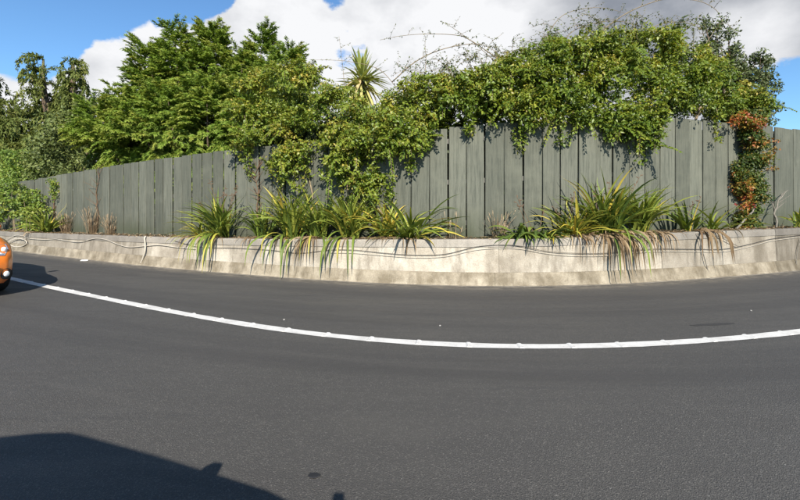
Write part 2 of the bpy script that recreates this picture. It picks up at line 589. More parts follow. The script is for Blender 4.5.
M_CHIP = plain_mat('stone_grey', (0.30, 0.29, 0.27), 0.9, 0.2, nscale=90, nvar=0.3)
M_PAPER = plain_mat('white_paper', (0.78, 0.77, 0.74), 0.8, 0.2)
M_TAR = plain_mat('tar', (0.018, 0.018, 0.019), 0.55, 0.4)

# ------------------------------------------------------------------ the line of the road edge (plan, metres)
EDGE = np.array([(-90, 62), (-60, 42), (-40, 30), (-24, 19.6), (-17.5, 15.5), (-12.27, 12.27), (-7.71, 9.85), (-5.18, 8.63),
                 (-3.09, 7.78), (-1.44, 7.18), (0.0, 6.80), (1.33, 6.63), (2.65, 6.66), (4.15, 6.92), (5.96, 7.45),
                 (8.24, 8.24), (11.2, 9.5), (16, 12.0), (26, 18.5), (45, 32), (70, 52)])
LINE = np.array([(-90, 55), (-60, 36), (-40, 24.4), (-24, 16.0), (-14, 10.8), (-9.0, 8.32), (-6.89, 7.20), (-6.02, 6.71),
                 (-4.16, 5.72), (-2.41, 4.82), (-1.04, 4.22), (0.0, 3.93), (0.95, 3.80), (1.91, 3.82), (2.97, 3.96),
                 (4.25, 4.25), (6.5, 4.95), (10.5, 6.6), (16, 9.3), (26, 15.5), (45, 29), (70, 49)])


class Path:
    def __init__(self, pts, step=0.05):
        P = np.vstack([2 * pts[0] - pts[1], pts, 2 * pts[-1] - pts[-2]])
        out = []
        for i in range(1, len(P) - 2):
            p0, p1, p2, p3 = P[i - 1], P[i], P[i + 1], P[i + 2]
            n = max(4, int(np.linalg.norm(p2 - p1) / step))
            t = np.linspace(0, 1, n, endpoint=False)[:, None]
            out.append(0.5 * ((2 * p1) + (-p0 + p2) * t + (2 * p0 - 5 * p1 + 4 * p2 - p3) * t ** 2 + (-p0 + 3 * p1 - 3 * p2 + p3) * t ** 3))
        C = np.vstack(out + [pts[-1:]])
        seg = np.linalg.norm(np.diff(C, axis=0), axis=1)
        S = np.concatenate([[0], np.cumsum(seg)])
        self.S = np.arange(0, S[-1], 0.1)
        X = np.interp(self.S, S, C[:, 0]); Y = np.interp(self.S, S, C[:, 1])
        k = np.ones(13) / 13
        pad = lambda a: np.concatenate([a[0] + (a[1] - a[0]) * np.arange(-6, 0), a, a[-1] + (a[-1] - a[-2]) * np.arange(1, 7)])
        for _ in range(2):
            X = np.convolve(pad(X), k, 'valid'); Y = np.convolve(pad(Y), k, 'valid')
        self.X, self.Y = X, Y
        tx = np.gradient(X); ty = np.gradient(Y); ll = np.hypot(tx, ty)
        self.tx, self.ty = tx / ll, ty / ll

    def at(self, s, n=0.0, z=0.0):
        """point s metres along, n metres away from the road side, height z"""
        x = np.interp(s, self.S, self.X); y = np.interp(s, self.S, self.Y)
        a = np.interp(s, self.S, self.tx); b = np.interp(s, self.S, self.ty)
        return Vector((x - b * n, y + a * n, z))

    def tan(self, s):
        return Vector((np.interp(s, self.S, self.tx), np.interp(s, self.S, self.ty), 0)).normalized()

    def s_at_x(self, x):
        return float(np.interp(x, self.X, self.S))

    def s_bearing(self, px, n=0.0):
        """place along the path met by the bearing of column px"""
        k = (px - 400) / 400
        x = self.X - self.ty * n; y = self.Y + self.tx * n
        ok = y > 0.5
        r = x[ok] / y[ok]
        return float(np.interp(k, r, self.S[ok]))


edge = Path(EDGE)
line = Path(LINE)
SE0 = edge.s_at_x(-24.0); SE1 = edge.s_at_x(15.0)


def wall_top(s):
    x = float(np.interp(s, edge.S, edge.X))
    return float(np.interp(x, [-24, -12.3, -7.7, -5.2, -3.1, -1.4, 0, 2.6, 4.1, 6, 9, 15],
                           [0.45, 0.52, 0.60, 0.64, 0.68, 0.72, 0.75, 0.78, 0.83, 0.85, 0.86, 0.86]))


N_FENCE = 0.92
BED_DROP = 0.035


def fence_top(s):
    x = float(np.interp(s, edge.S, edge.X))
    return float(np.interp(x, [-24, -12.3, -8.3, -4.0, 0.0, 1.7, 4, 6, 9, 15], [1.9, 2.20, 2.42, 2.60, 2.75, 2.88, 3.06, 3.15, 3.20, 3.25]))


# ------------------------------------------------------------------ ground, road, gutter
def sheet(name, verts, faces, mat):
    mb = MB(); mb.add(verts, faces)
    o = mb.build(name, mat)
    o['kind'] = 'structure'
    return o


sheet('ground', [(-1500, -1500, -0.06), (1500, -1500, -0.06), (1500, 1500, -0.06), (-1500, 1500, -0.06)], [(0, 1, 2, 3)], M_GRASS)
ss = np.arange(edge.s_at_x(-88), edge.s_at_x(69), 0.5)
vs, fs = [], []
offs = [0.3, -0.5, -2.0, -4.5, -7.0, -11.0]
for s in ss:
    for n in offs:
        vs.append(edge.at(s, n, 0.0))
k = len(offs)
for i in range(len(ss) - 1):
    for j in range(k - 1):
        fs.append((i * k + j, i * k + j + 1, (i + 1) * k + j + 1, (i + 1) * k + j))
# keep the road's near edge from folding on the inside of the bend
road = sheet('road', vs, fs, M_ASPH)
for nm, vals in (('lat', np.tile(offs, len(ss))), ('lon', np.repeat(ss, k))):
    road.data.attributes.new(nm, 'FLOAT', 'POINT').data.foreach_set('value', np.array(vals, dtype=np.float32))

vs, fs = [], []
ls = np.arange(line.s_at_x(-60), line.s_at_x(45), 0.2)
for s in ls:
    w = 0.062 + 0.004 * math.sin(s * 3.1) + 0.003 * math.sin(s * 11.7)
    vs += [line.at(s, -w, 0.004), line.at(s, w, 0.004)]
for i in range(len(ls) - 1):
    fs.append((2 * i, 2 * i + 2, 2 * i + 3, 2 * i + 1))
edge_line = sheet('edge_line', vs, fs, M_LINE)
# raised ribs of the profiled marking
rib_mb = MB()
w, l, h = 0.060, 0.028, 0.009
rib_mb.add([(-l, -w, 0), (l, -w, 0), (l, w, 0), (-l, w, 0), (-l * .45, -w * .95, h), (l * .45, -w * .95, h), (l * .45, w * .95, h), (-l * .45, w * .95, h)],
           [(4, 5, 6, 7), (0, 1, 5, 4), (1, 2, 6, 5), (2, 3, 7, 6), (3, 0, 4, 7)])
rib0 = None
s = line.s_at_x(-6.9)
while s < line.s_at_x(8):
    t = line.tan(s)
    p = line.at(s, 0, 0.0045)
    if rib0 is None:
        rib0 = rib_mb.build('rib', M_LINE, edge_line); o = rib0
    else:
        o = rib0.copy(); COL.objects.link(o); o.parent = edge_line
    o.location = p; o.rotation_euler = (0, 0, math.atan2(t.y, t.x) + random.uniform(-.02, .02))
    s += 0.49

vs, fs = [], []
gs = np.arange(edge.s_at_x(-40), edge.s_at_x(30), 0.2)
for s in gs:
    vs += [edge.at(s, -0.075 + 0.012 * math.sin(s * 5.3) + 0.008 * math.sin(s * 13.1 + 1), 0.004), edge.at(s, 0.10, 0.006)]
for i in range(len(gs) - 1):
    fs.append((2 * i, 2 * i + 2, 2 * i + 3, 2 * i + 1))
sheet('gutter', vs, fs, M_GUT)

# planting bed on top of the wall and the garden behind the fence
vs, fs = [], []
bs = np.arange(edge.s_at_x(-40), edge.s_at_x(30), 0.2)
NB = [0.24, 0.45, 0.70, 0.98, 2.5, 6.0, 14.0]
for s in bs:
    for j, n in enumerate(NB):
        zz = wall_top(s) - BED_DROP
        if 0 < j < 3:
            zz += random.uniform(-0.012, 0.03)
        if j >= 4:
            zz += 0.05
        vs.append(edge.at(s, n, zz))
k = len(NB)
for i in range(len(bs) - 1):
    for j in range(k - 1):
        fs.append((i * k + j, (i + 1) * k + j, (i + 1) * k + j + 1, i * k + j + 1))
sheet('planting_bed', vs, fs, M_SOIL)

# ------------------------------------------------------------------ retaining wall
wall = empty('retaining_wall', edge.at(edge.s_at_x(0), 0.2, 0), 'long low pale concrete retaining wall holding the planting bed beside the road', 'wall')
WO = Vector(wall.location)


def sweep(s0, s1, prof, step=0.2, jitter=0.0):
    """closed profile (n, z function of s) swept along the edge"""
    mb = MB()
    n = max(2, int((s1 - s0) / step) + 1)
    ss = np.linspace(s0, s1, n)
    k = len(prof(ss[0]))
    vs, fs = [], []
    for s in ss:
        for (a, z) in prof(s):
            jn = jitter * math.sin(s * 7.7 + z * 9) if jitter else 0
            vs.append(edge.at(s, a + jn, z) - WO)
    for i in range(n - 1):
        for j in range(k):
            j2 = (j + 1) % k
            fs.append((i * k + j, (i + 1) * k + j, (i + 1) * k + j2, i * k + j2))
    fs.append(tuple(range(k))); fs.append(tuple((n - 1) * k + j for j in reversed(range(k))))
    mb.add(vs, fs)
    return mb


# joints of the cast sections, taken where the photo shows them
joints = [SE0 - 14, SE0 - 8, SE0 - 3, SE0 + 1]
s = SE0 + 1
marks = [edge.s_bearing(c, 0.1) for c in (46, 145, 326)]
joints += [marks[0] - 4.4] if marks[0] - 4.4 > joints[-1] + 1 else []
joints += marks
while joints[-1] < SE1 + 10:
    joints.append(joints[-1] + 3.1)
for i in range(len(joints) - 1):
    a, b = joints[i] + 0.003, joints[i + 1] - 0.003
    mid = edge.at((a + b) / 2)
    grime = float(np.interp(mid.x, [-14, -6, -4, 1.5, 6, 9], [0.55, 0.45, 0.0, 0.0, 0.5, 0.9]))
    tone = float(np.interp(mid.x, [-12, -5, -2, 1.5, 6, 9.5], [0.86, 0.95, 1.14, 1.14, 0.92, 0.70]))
    dn = random.uniform(-0.006, 0.006)
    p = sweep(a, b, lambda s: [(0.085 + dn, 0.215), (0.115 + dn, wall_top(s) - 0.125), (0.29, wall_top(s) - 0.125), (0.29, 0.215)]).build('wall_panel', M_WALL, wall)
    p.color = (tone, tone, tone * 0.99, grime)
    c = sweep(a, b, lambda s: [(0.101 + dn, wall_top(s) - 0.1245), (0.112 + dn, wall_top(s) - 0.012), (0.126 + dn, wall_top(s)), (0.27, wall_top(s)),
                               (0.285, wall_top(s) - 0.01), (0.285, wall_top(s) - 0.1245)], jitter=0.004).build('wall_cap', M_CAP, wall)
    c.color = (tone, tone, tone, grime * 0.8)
fj = [SE0 - 14.5]
while fj[-1] < SE1 + 10:
    fj.append(fj[-1] + 6.2)
for i in range(len(fj) - 1):
    a, b = fj[i] + 0.002, fj[i + 1] - 0.002
    mx_ = edge.at((a + b) / 2).x
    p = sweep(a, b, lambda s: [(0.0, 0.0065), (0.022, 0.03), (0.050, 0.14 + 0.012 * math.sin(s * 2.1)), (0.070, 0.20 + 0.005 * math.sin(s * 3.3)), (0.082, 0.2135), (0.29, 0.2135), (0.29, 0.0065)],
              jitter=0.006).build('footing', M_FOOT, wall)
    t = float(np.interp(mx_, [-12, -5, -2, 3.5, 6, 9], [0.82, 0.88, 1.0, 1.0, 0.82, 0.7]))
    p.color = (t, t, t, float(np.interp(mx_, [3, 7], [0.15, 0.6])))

# ------------------------------------------------------------------ fence
fence = empty('board_fence', edge.at(edge.s_at_x(0), N_FENCE, wall_top(edge.s_at_x(0)) - BED_DROP),
              'long weathered grey green fence of tall vertical boards above the concrete wall', 'fence')
FO = Vector(fence.location)
bw = MB()
# unit board with eased front edges
x, y, e = 0.5, 0.5, 0.03
bw.add([(-x, y, 0), (-x, -y + .25, 0), (-x + e, -y, 0), (x - e, -y, 0), (x, -y + .25, 0), (x, y, 0),
        (-x, y, 1), (-x, -y + .25, 1), (-x + e, -y, 1), (x - e, -y, 1), (x, -y + .25, 1), (x, y, 1)],
       [(0, 1, 7, 6), (1, 2, 8, 7), (2, 3, 9, 8), (3, 4, 10, 9), (4, 5, 11, 10), (5, 0, 6, 11), (6, 7, 8, 9, 10, 11), (5, 4, 3, 2, 1, 0)])
board0 = None
s = SE0 - 8
i = 0
while s < SE1 + 6:
    px = float(edge.at(s).x)
    pitch = float(np.interp(px, [-12, -2, 2, 5, 9], [0.33, 0.345, 0.36, 0.40, 0.42])) * random.uniform(0.97, 1.03)
    ratio = (edge.at(s + .2, N_FENCE) - edge.at(s, N_FENCE)).length / .2
    sc_ = s + pitch / 2 / ratio
    t = edge.tan(sc_)
    z0 = wall_top(sc_) - BED_DROP - 0.03
    z1 = fence_top(sc_) + random.uniform(-0.014, 0.014)
    n = N_FENCE + (0.004 if i % 2 else -0.004) + random.uniform(-0.004, 0.004)
    gap = random.uniform(0.014, 0.026) + float(np.interp(px, [-6, -1], [.016, 0]))
    if board0 is None:
        board0 = bw.build('board', M_BOARD, fence); o = board0
    else:
        o = board0.copy(); COL.objects.link(o); o.parent = fence
    o.location = edge.at(sc_, n, z0) - FO
    o.rotation_euler = (random.uniform(-.004, .004), random.uniform(-.005, .005), math.atan2(t.y, t.x) + random.uniform(-.012, .012))
    o.scale = ((pitch - gap), 0.026, z1 - z0)
    s += pitch / ratio
    i += 1


def fence_sweep(s0, s1, n0, n1, zf0, zf1):
    mb = MB(); ss = np.linspace(s0, s1, max(2, int((s1 - s0) / 0.4) + 1)); vs = []; fs = []
    for s in ss:
        for a, z in ((n0, zf0(s)), (n1, zf0(s)), (n1, zf1(s)), (n0, zf1(s))):
            vs.append(edge.at(s, a, z) - FO)
    for i in range(len(ss) - 1):
        for j in range(4):
            j2 = (j + 1) % 4
            fs.append((4 * i + j, 4 * i + 4 + j, 4 * i + 4 + j2, 4 * i + j2))
    m = 4 * (len(ss) - 1)
    fs += [(0, 1, 2, 3), (m + 3, m + 2, m + 1, m)]
    mb.add(vs, fs)
    return mb


for fr in (0.12, 0.5, 0.88):
    zf = lambda s, fr=fr: wall_top(s) + (fence_top(s) - wall_top(s)) * fr
    fence_sweep(SE0 - 7, SE1 + 5, N_FENCE + 0.030, N_FENCE + 0.075, lambda s: zf(s) - 0.045, lambda s: zf(s) + 0.045).build('rail', M_RAIL, fence)
s = SE0 - 6
while s < SE1 + 5:
    z0 = wall_top(s) - 0.04
    t = edge.tan(s)
    mb = MB(); mb.box((0, 0, (fence_top(s) - 0.06 - z0) / 2), (0.1, 0.1, fence_top(s) - 0.06 - z0))
    o = mb.build('post', M_RAIL, fence, edge.at(s, N_FENCE + 0.13, z0) - FO)
    o.rotation_euler = (0, 0, math.atan2(t.y, t.x))
    s += 2.4


def bed(px, n):
    """point on the planting bed on the bearing of column px, n metres in from the road edge"""
    s = edge.s_bearing(px, n)
    return s, edge.at(s, n, wall_top(s) - BED_DROP)


def at(px, py, d):
    return Vector(((px - 400) / 400 * d, d, EYE + (205 - py) / 400 * d))


# ------------------------------------------------------------------ strap-leaved clumps on the bed
def blade(parent, s0, n0, az, elev, length, width, stiff, tint, mat, name, z_off=0.0, segs=9, origin=None, twist=0.0, floor=True):
    """one strap leaf: leaves the crown at az (0 = towards road, along the wall = +-90), arches under its weight and hangs over the wall edge"""
    zt = wall_top(s0)
    z = zt - BED_DROP + z_off
    s, n = s0, n0
    el = elev
    st = length / segs
    pts = [(s, n, z)]
    for i in range(segs):
        f = (i + 1) / segs
        el -= stiff * (0.35 + f * 1.2) * st / max(length, 0.1) * 1.9
        el = max(el, -1.45)
        dn = -math.cos(az) * math.cos(el) * st
        ds = math.sin(az) * math.cos(el) * st
        dz = math.sin(el) * st
        s2, n2, z2 = s + ds, n + dn, z + dz
        if floor:
            if n2 > N_FENCE - 0.03:
                n2 = N_FENCE - 0.03 - random.uniform(0, .02)
            if n2 > 0.085 and z2 < wall_top(s2) + 0.012:
                z2 = wall_top(s2) + 0.012 + random.uniform(0, .012)
                el = max(el, -0.12)
            elif n2 <= 0.11 and n2 > 0.02 and z2 < wall_top(s2):
                n2 = min(n2, 0.078)
            if z2 < 0.03:
                z2 = 0.03
        s, n, z = s2, n2, z2
        pts.append((s, n, z))
    P = [edge.at(a, b, c) - origin for a, b, c in pts]
    mb = MB(); vs = []; fs = []
    tn = edge.tan(s0)
    side0 = (tn * math.cos(az) + Vector((-tn.y, tn.x, 0)) * math.sin(az)).normalized()
    for i, p in enumerate(P):
        f = i / segs
        w = width * (0.55 + 1.6 * f) if f < 0.28 else width * (1.0 - ((f - 0.28) / 0.72) ** 2.2)
        w = max(w, width * 0.04)
        a = P[max(i - 1, 0)]; b = P[min(i + 1, segs)]
        t = (b - a).normalized()
        sd = (side0 - t * side0.dot(t)).normalized()
        up = sd.cross(t)
        tw = twist * f
        sd2 = sd * math.cos(tw) + up * math.sin(tw)
        up2 = sd2.cross(t)
        vs += [p - sd2 * w / 2 + up2 * w * 0.16, p, p + sd2 * w / 2 + up2 * w * 0.16]
    for i in range(segs):
        b = 3 * i
        fs += [(b, b + 1, b + 4, b + 3), (b + 1, b + 2, b + 5, b + 4)]
    mb.add(vs, fs, 0)
    # tips go drier than the base
    mb.t = [min(1, max(0, tint - .06 + (0.16 * max(0, (i // 3) / segs - 0.55)))) for i in range(len(vs))]
    return mb.build(name, mat, parent, smooth=True)


def strap_clump(px, n, count, length, width, label, spread=1.0, elev=(0.95, 1.55), tint=(0.35, 0.15), stiff=(0.28, 0.8),
                dead=0, dead_len=0.6, stalks=0, stalk_len=0.8, crown=0.16, yellow=0.1, front=0.0, cat='plant', group=None, name='strap_leaf_plant', drape=0):
    s0, loc = bed(px, n)
    root = empty(name, loc, label, cat, group)
    for i in range(count):
        az = random.uniform(-math.pi, math.pi)
        if random.random() < front:
            az = random.gauss(0, 0.8)
        el = random.uniform(*elev)
        L_ = length * random.uniform(0.6, 1.15)
        t = random.gauss(*tint)
        if random.random() < yellow * .55:
            t = random.uniform(0.7, 0.95)
        r = crown * math.sqrt(random.random()) ; a2 = random.uniform(0, 6.28)
        nn = max(0.3, n + r * math.sin(a2) * 0.7)
        blade(root, s0 + r * math.cos(a2) * spread, nn, az, el, L_, width * random.uniform(0.7, 1.2),
              random.uniform(*stiff), t, M_BLADE, 'leaf', random.uniform(0, 0.03), 9, loc, random.uniform(-1.0, 1.0))
    for i in range(drape):
        blade(root, s0 + random.uniform(-.16, .16), max(.3, n - random.uniform(0, .1)), random.gauss(0, .35), random.uniform(.3, .9), length * random.uniform(.75, 1.15), width * random.uniform(.7, 1.1),
              random.uniform(1.2, 1.8), random.choice((.2, .3, .35, .45, .75)), M_BLADE, 'leaf', .02, 10, loc, random.uniform(-1, 1))
    for i in range(int(dead * 1.5)):
        az = random.gauss(0, 0.55)
        r = crown * 1.1 * math.sqrt(random.random()); a2 = random.uniform(0, 6.28)
        blade(root, s0 + r * math.cos(a2) * spread, max(0.28, n + r * math.sin(a2) * 0.5 - .08), az, random.uniform(0.1, 0.7),
              dead_len * random.uniform(0.5, 1.2), width * random.uniform(0.35, 0.75), random.uniform(1.2, 2.0), random.uniform(0.1, 0.9), M_DEAD, 'dead_leaf',
              0.02, 9, loc, random.uniform(-2.5, 2.5))
    for i in range(stalks):
        a2 = random.uniform(0, 6.28); lean = random.uniform(0.1, 0.5)
        p0 = edge.at(s0 + random.uniform(-.15, .15), n + random.uniform(-.08, .1), loc.z)
        d = edge.tan(s0) * math.cos(a2) * lean + Vector((0, -0.12 * math.sin(a2), 1))
        L_ = stalk_len * random.uniform(0.7, 1.15)
        pts = [p0 - loc + d * L_ * f + edge.tan(s0) * math.cos(a2) * 0.10 * f * f for f in (0, .25, .5, .75, 1)]
        mb = MB(); mb.tube(pts, [0.006, 0.0055, 0.005, 0.004, 0.003], 5)
        for q in range(6):                       # spent seed pods towards the tip
            f = random.uniform(0.72, 1.0)
            b = pts[3].lerp(pts[4], (f - .75) * 4)
            dd = Vector((random.uniform(-1, 1), random.uniform(-1, 1), random.uniform(-.2, .9))).normalized()
            mb.tube([b, b + dd * 0.035, b + dd * 0.065], [0.003, 0.010, 0.002], 5)
        mb.build('flower_stalk', M_STALK, root)
    return root


strap_clump(222, 0.44, 115, 1.07, 0.046, 'strappy plant with green leaves spilling furthest down the pale wall below its tall dark stalks', tint=(0.36, 0.16), front=0.35, yellow=0.16, dead=12, drape=16, stalks=7, stalk_len=1.25)
strap_clump(203, 0.50, 48, 0.81, 0.034, 'low straw-tinged strappy tuft where the greenery on the wall begins', tint=(0.55, 0.16), elev=(0.3, 1.2), yellow=0.25, dead=6, crown=0.12, stalks=3, stalk_len=0.7)
strap_clump(262, 0.52, 70, 0.81, 0.045, 'small mid green strappy plant under the bare vine stem on the fence', tint=(0.28, 0.12), front=0.2, yellow=0.08, dead=5)
strap_clump(292, 0.46, 120, 1.07, 0.052, 'lush strappy plant with bright yellow leaves hanging among green ones', tint=(0.40, 0.14), front=0.4, yellow=0.22, dead=8, drape=8)
strap_clump(318, 0.50, 82, 0.97, 0.046, 'upright green strappy plant with straw-coloured dead leaves trailing over the wall', tint=(0.36, 0.14), front=0.3, yellow=0.12, dead=24, dead_len=0.85, drape=4)
strap_clump(350, 0.48, 108, 1.04, 0.048, 'spreading strappy plant with yellow-green arching leaves below the hanging vine', tint=(0.45, 0.14), front=0.35, yellow=0.2, dead=8, drape=7)
strap_clump(388, 0.55, 63, 0.94, 0.038, 'half dead strappy plant full of dry greyish brown leaves', tint=(0.62, 0.2), elev=(0.7, 1.5), front=0.1, yellow=0.1, dead=34, dead_len=0.5)
strap_clump(410, 0.45, 63, 1.17, 0.052, 'green strappy plant with long stiff blades beside the bare middle of the fence', tint=(0.33, 0.1), elev=(0.35, 1.15), stiff=(0.3, 0.8), front=0.15, yellow=0.1, dead=3)
strap_clump(533, 0.46, 85, 0.84, 0.057, 'low glossy dark green strappy plant at the edge of the bare wall', tint=(0.16, 0.1), elev=(0.15, 0.9), stiff=(0.5, 1.0), front=0.1, yellow=0.1, spread=2.2, stalks=3, stalk_len=0.7)
strap_clump(574, 0.46, 85, 0.94, 0.038, 'strappy plant with brown and olive mottled leaves', tint=(0.60, 0.2), elev=(0.5, 1.4), front=0.4, yellow=0.2, dead=22, dead_len=0.65, stalks=4, stalk_len=0.8)
strap_clump(606, 0.46, 135, 1.20, 0.052, 'biggest strappy plant, bright green above a thick skirt of dead leaves over the wall', tint=(0.36, 0.16), front=0.35, yellow=0.18, dead=60, dead_len=0.95, crown=0.22, stalks=4, stalk_len=1.1, drape=8)
strap_clump(640, 0.46, 97, 1.00, 0.052, 'strappy plant with yellow-green arching leaves beside the stiff upright blades', tint=(0.42, 0.14), front=0.35, yellow=0.15, dead=16, dead_len=0.7)
strap_clump(688, 0.50, 21, 0.86, 0.064, 'sparse clump of stiff upright grey green blades near the red creeper', tint=(0.26, 0.08), elev=(0.8, 1.35), stiff=(0.1, 0.45), yellow=0.06, dead=12, dead_len=0.95, stalks=2, stalk_len=0.75)
strap_clump(712, 0.48, 22, 1.00, 0.045, 'thin green blades leaning towards the red creeper', tint=(0.33, 0.1), elev=(0.5, 1.0), stiff=(0.2, 0.5), yellow=0.1, dead=3)
strap_clump(801, 0.42, 22, 0.55, 0.045, 'small strappy plant beyond the bare grey branches with dead leaves hanging', tint=(0.36, 0.14), front=0.3, yellow=0.15, dead=14, dead_len=0.8)
strap_clump(46, 0.48, 55, 1.00, 0.055, 'pale green strappy plant beside the leafy bush at the wall end', tint=(0.42, 0.15), elev=(0.6, 1.45), yellow=0.15, dead=4)


# ------------------------------------------------------------------ dry grass, weeds, small climbers
def grass_tuft(px, n, count, height, label):
    s0, loc = bed(px, n)
    root = empty('dry_grass_tuft', loc, label, 'grass tuft')
    mb = MB()
    for i in range(count):
        a = random.uniform(0, 6.28); r = random.uniform(0, 0.11)
        lean = random.uniform(0, 0.5) ** 1.2
        h = height * random.uniform(0.35, 1.1)
        p0 = Vector((math.cos(a) * r * 1.3, math.sin(a) * r * 0.6, 0))
        d = Vector((math.cos(a) * lean, math.sin(a) * lean * 0.5, 1))
        mb.tube([p0, p0 + d * h * 0.5, p0 + d * h + Vector((math.cos(a) * 0.14 * random.random(), random.uniform(-.06, .02), -0.07 * random.random()))], [0.004, 0.0035, 0.0015], 3, False, random.random())
        if random.random() < 0.5:
            q = p0 + d * h
            mb.tube([q - d * 0.12, q - d * 0.05, q], [0.002, 0.008, 0.002], 4, False, random.uniform(.6, 1))
    mb.build('grass_blades', M_DEAD, root)['kind'] = 'stuff'
    return root


grass_tuft(66, 0.78, 70, 0.62, 'tan dry grass tuft nearest the leafy bush by the fence')
grass_tuft(92, 0.80, 95, 0.72, 'tallest tan dry grass tuft at the foot of the bare climbing stem')
grass_tuft(110, 0.80, 55, 0.55, 'short tan dry grass tuft beside the tallest dry tuft')
grass_tuft(498, 0.76, 46, 0.58, 'lone straw-coloured grass tuft against the middle of the fence')
grass_tuft(455, 0.78, 9, 0.50, 'few thin dry stems beside the stiff bladed strappy plant')


def fence_front(px, py, n=0.10):
    """point n metres in front of the fence"""
    s = edge.s_bearing(px, N_FENCE - n)
    p = edge.at(s, N_FENCE - n, 0)
    return Vector((p.x, p.y, EYE + (205 - py) / 400 * p.y))


def leafy_bush():
    _, loc = bed(14, 0.55)
    root = empty('leafy_bush', loc, 'fresh green leafy bush crowding the end of the wall and fence', 'bush')
    L = Leaves(); mb = MB()
    cs = []
    for i in range(120):
        px = random.uniform(-45, 40)
        top = np.interp(px, [-45, 0, 18, 30, 42], [172, 178, 180, 190, 212])
        py = random.uniform(top, 229)
        s = edge.s_bearing(px, 0.5)
        p = edge.at(s, random.uniform(0.25, 0.85), 0)
        cs.append((p.x, p.y, EYE + (205 - py) / 400 * p.y))
    for c in cs[::3]:
        c = Vector(c)
        b = Vector((c.x + random.uniform(-.1, .1), c.y + 0.05, loc.z))
        mb = MB(); mb.tube([b - loc, (b + c) / 2 - loc + Vector((random.uniform(-.05, .05), 0, 0)), c - loc], [0.009, 0.007, 0.004], 5)
        mb.build('stem', M_CANE, root)
    clump_leaves(L, cs, rng.uniform(0.12, 0.22, len(cs)), 85, 0.085, 0.055, 0.5, 0.2)
    L.build('foliage', M_WEED, root, loc)


leafy_bush()


def stem_on_fence(pts, r0, name, label, mat, leafy=None, cat='climber', twigs=6, twig_len=0.3, branchy=0.5):
    P = [fence_front(*p) for p in pts]
    root = empty(name, P[0], label, cat)
    o = P[0]
    mb = MB()
    fine = []
    for i in range(len(P) - 1):
        for f in (0, .25, .5, .75):
            fine.append(P[i].lerp(P[i + 1], f) + Vector((random.uniform(-.02, .02), random.uniform(-.015, .015), 0)) * (0 if i + f == 0 else 1))
    fine.append(P[-1])
    m = len(fine)
    mb.tube([p - o for p in fine], [r0 * (1 - 0.75 * i / m) for i in range(m)], 6)
    mb.build('stem', mat, root, smooth=True)
    for k in range(twigs):
        i = random.randint(int(m * 0.25), m - 2)
        d = Vector((random.choice((-1, 1)) * random.uniform(.3, 1), random.uniform(-.3, .1), random.uniform(.2, 1))).normalized()
        ln = twig_len * random.uniform(.5, 1.2)
        q = [fine[i] - o, fine[i] + d * ln * .5 + Vector((0, 0, .03)) - o, fine[i] + d * ln + Vector((d.x * .04, 0, .08)) - o]
        tb = MB(); tb.tube(q, [r0 * .4, r0 * .3, r0 * .15], 5)
        if random.random() < branchy:
            d2 = Vector((d.x * .3 + random.uniform(-.4, .4), 0, 1)).normalized()
            tb.tube([q[1], q[1] + d2 * ln * .5], [r0 * .25, r0 * .12], 4)
        tb.build('twig', mat, root)
    if leafy:
        L = Leaves()
        cs = []
        for (a, b, rx, cnt) in leafy:
            for _ in range(cnt):
                c = fence_front(a + random.uniform(-rx, rx), b + random.uniform(-rx, rx) * 1.3, random.uniform(0.03, 0.14))
                cs.append(c)
        clump_leaves(L, cs, rng.uniform(0.06, 0.12, len(cs)), 22, 0.06, 0.045, 0.4, 0.2)
        L.build('foliage', M_VINE, root, o)
    return root


stem_on_fence([(97, 231, .05), (98, 210, .04), (96, 192, .03), (99, 178, .03), (98, 166, .03)], 0.016, 'bare_climber', 'bare brown climbing stem among the dry grass on the fence', M_STALK, None, twigs=12)
stem_on_fence([(55, 231, .05), (54, 215, .03), (54, 200, .03), (52, 184, .03)], 0.025, 'small_ivy', 'small tuft of dark ivy high on the far boards of the fence', M_STALK, [(53, 184, 4, 12), (54, 196, 3, 6)], twigs=4)
stem_on_fence([(259, 232, .06), (257, 215, .05), (258, 195, .04), (255, 178, .04), (259, 160, .05)], 0.018, 'dry_vine_stem', 'dark dried vine stem with withered tendrils left of the hanging vine', M_STALK, None, twigs=22, twig_len=0.22)
stem_on_fence([(736, 229, .25), (752, 212, .22), (762, 196, .20), (772, 185, .16)], 0.022, 'dead_branch', 'bare grey branch leaning across the foot of the red creeper', M_GREYTWIG, None, 'branch', 4)
stem_on_fence([(777, 230, .30), (774, 214, .26), (779, 200, .22), (788, 190, .16)], 0.026, 'dead_branch', 'crooked bare grey branch standing just past the red creeper', M_GREYTWIG, None, 'branch', 5)


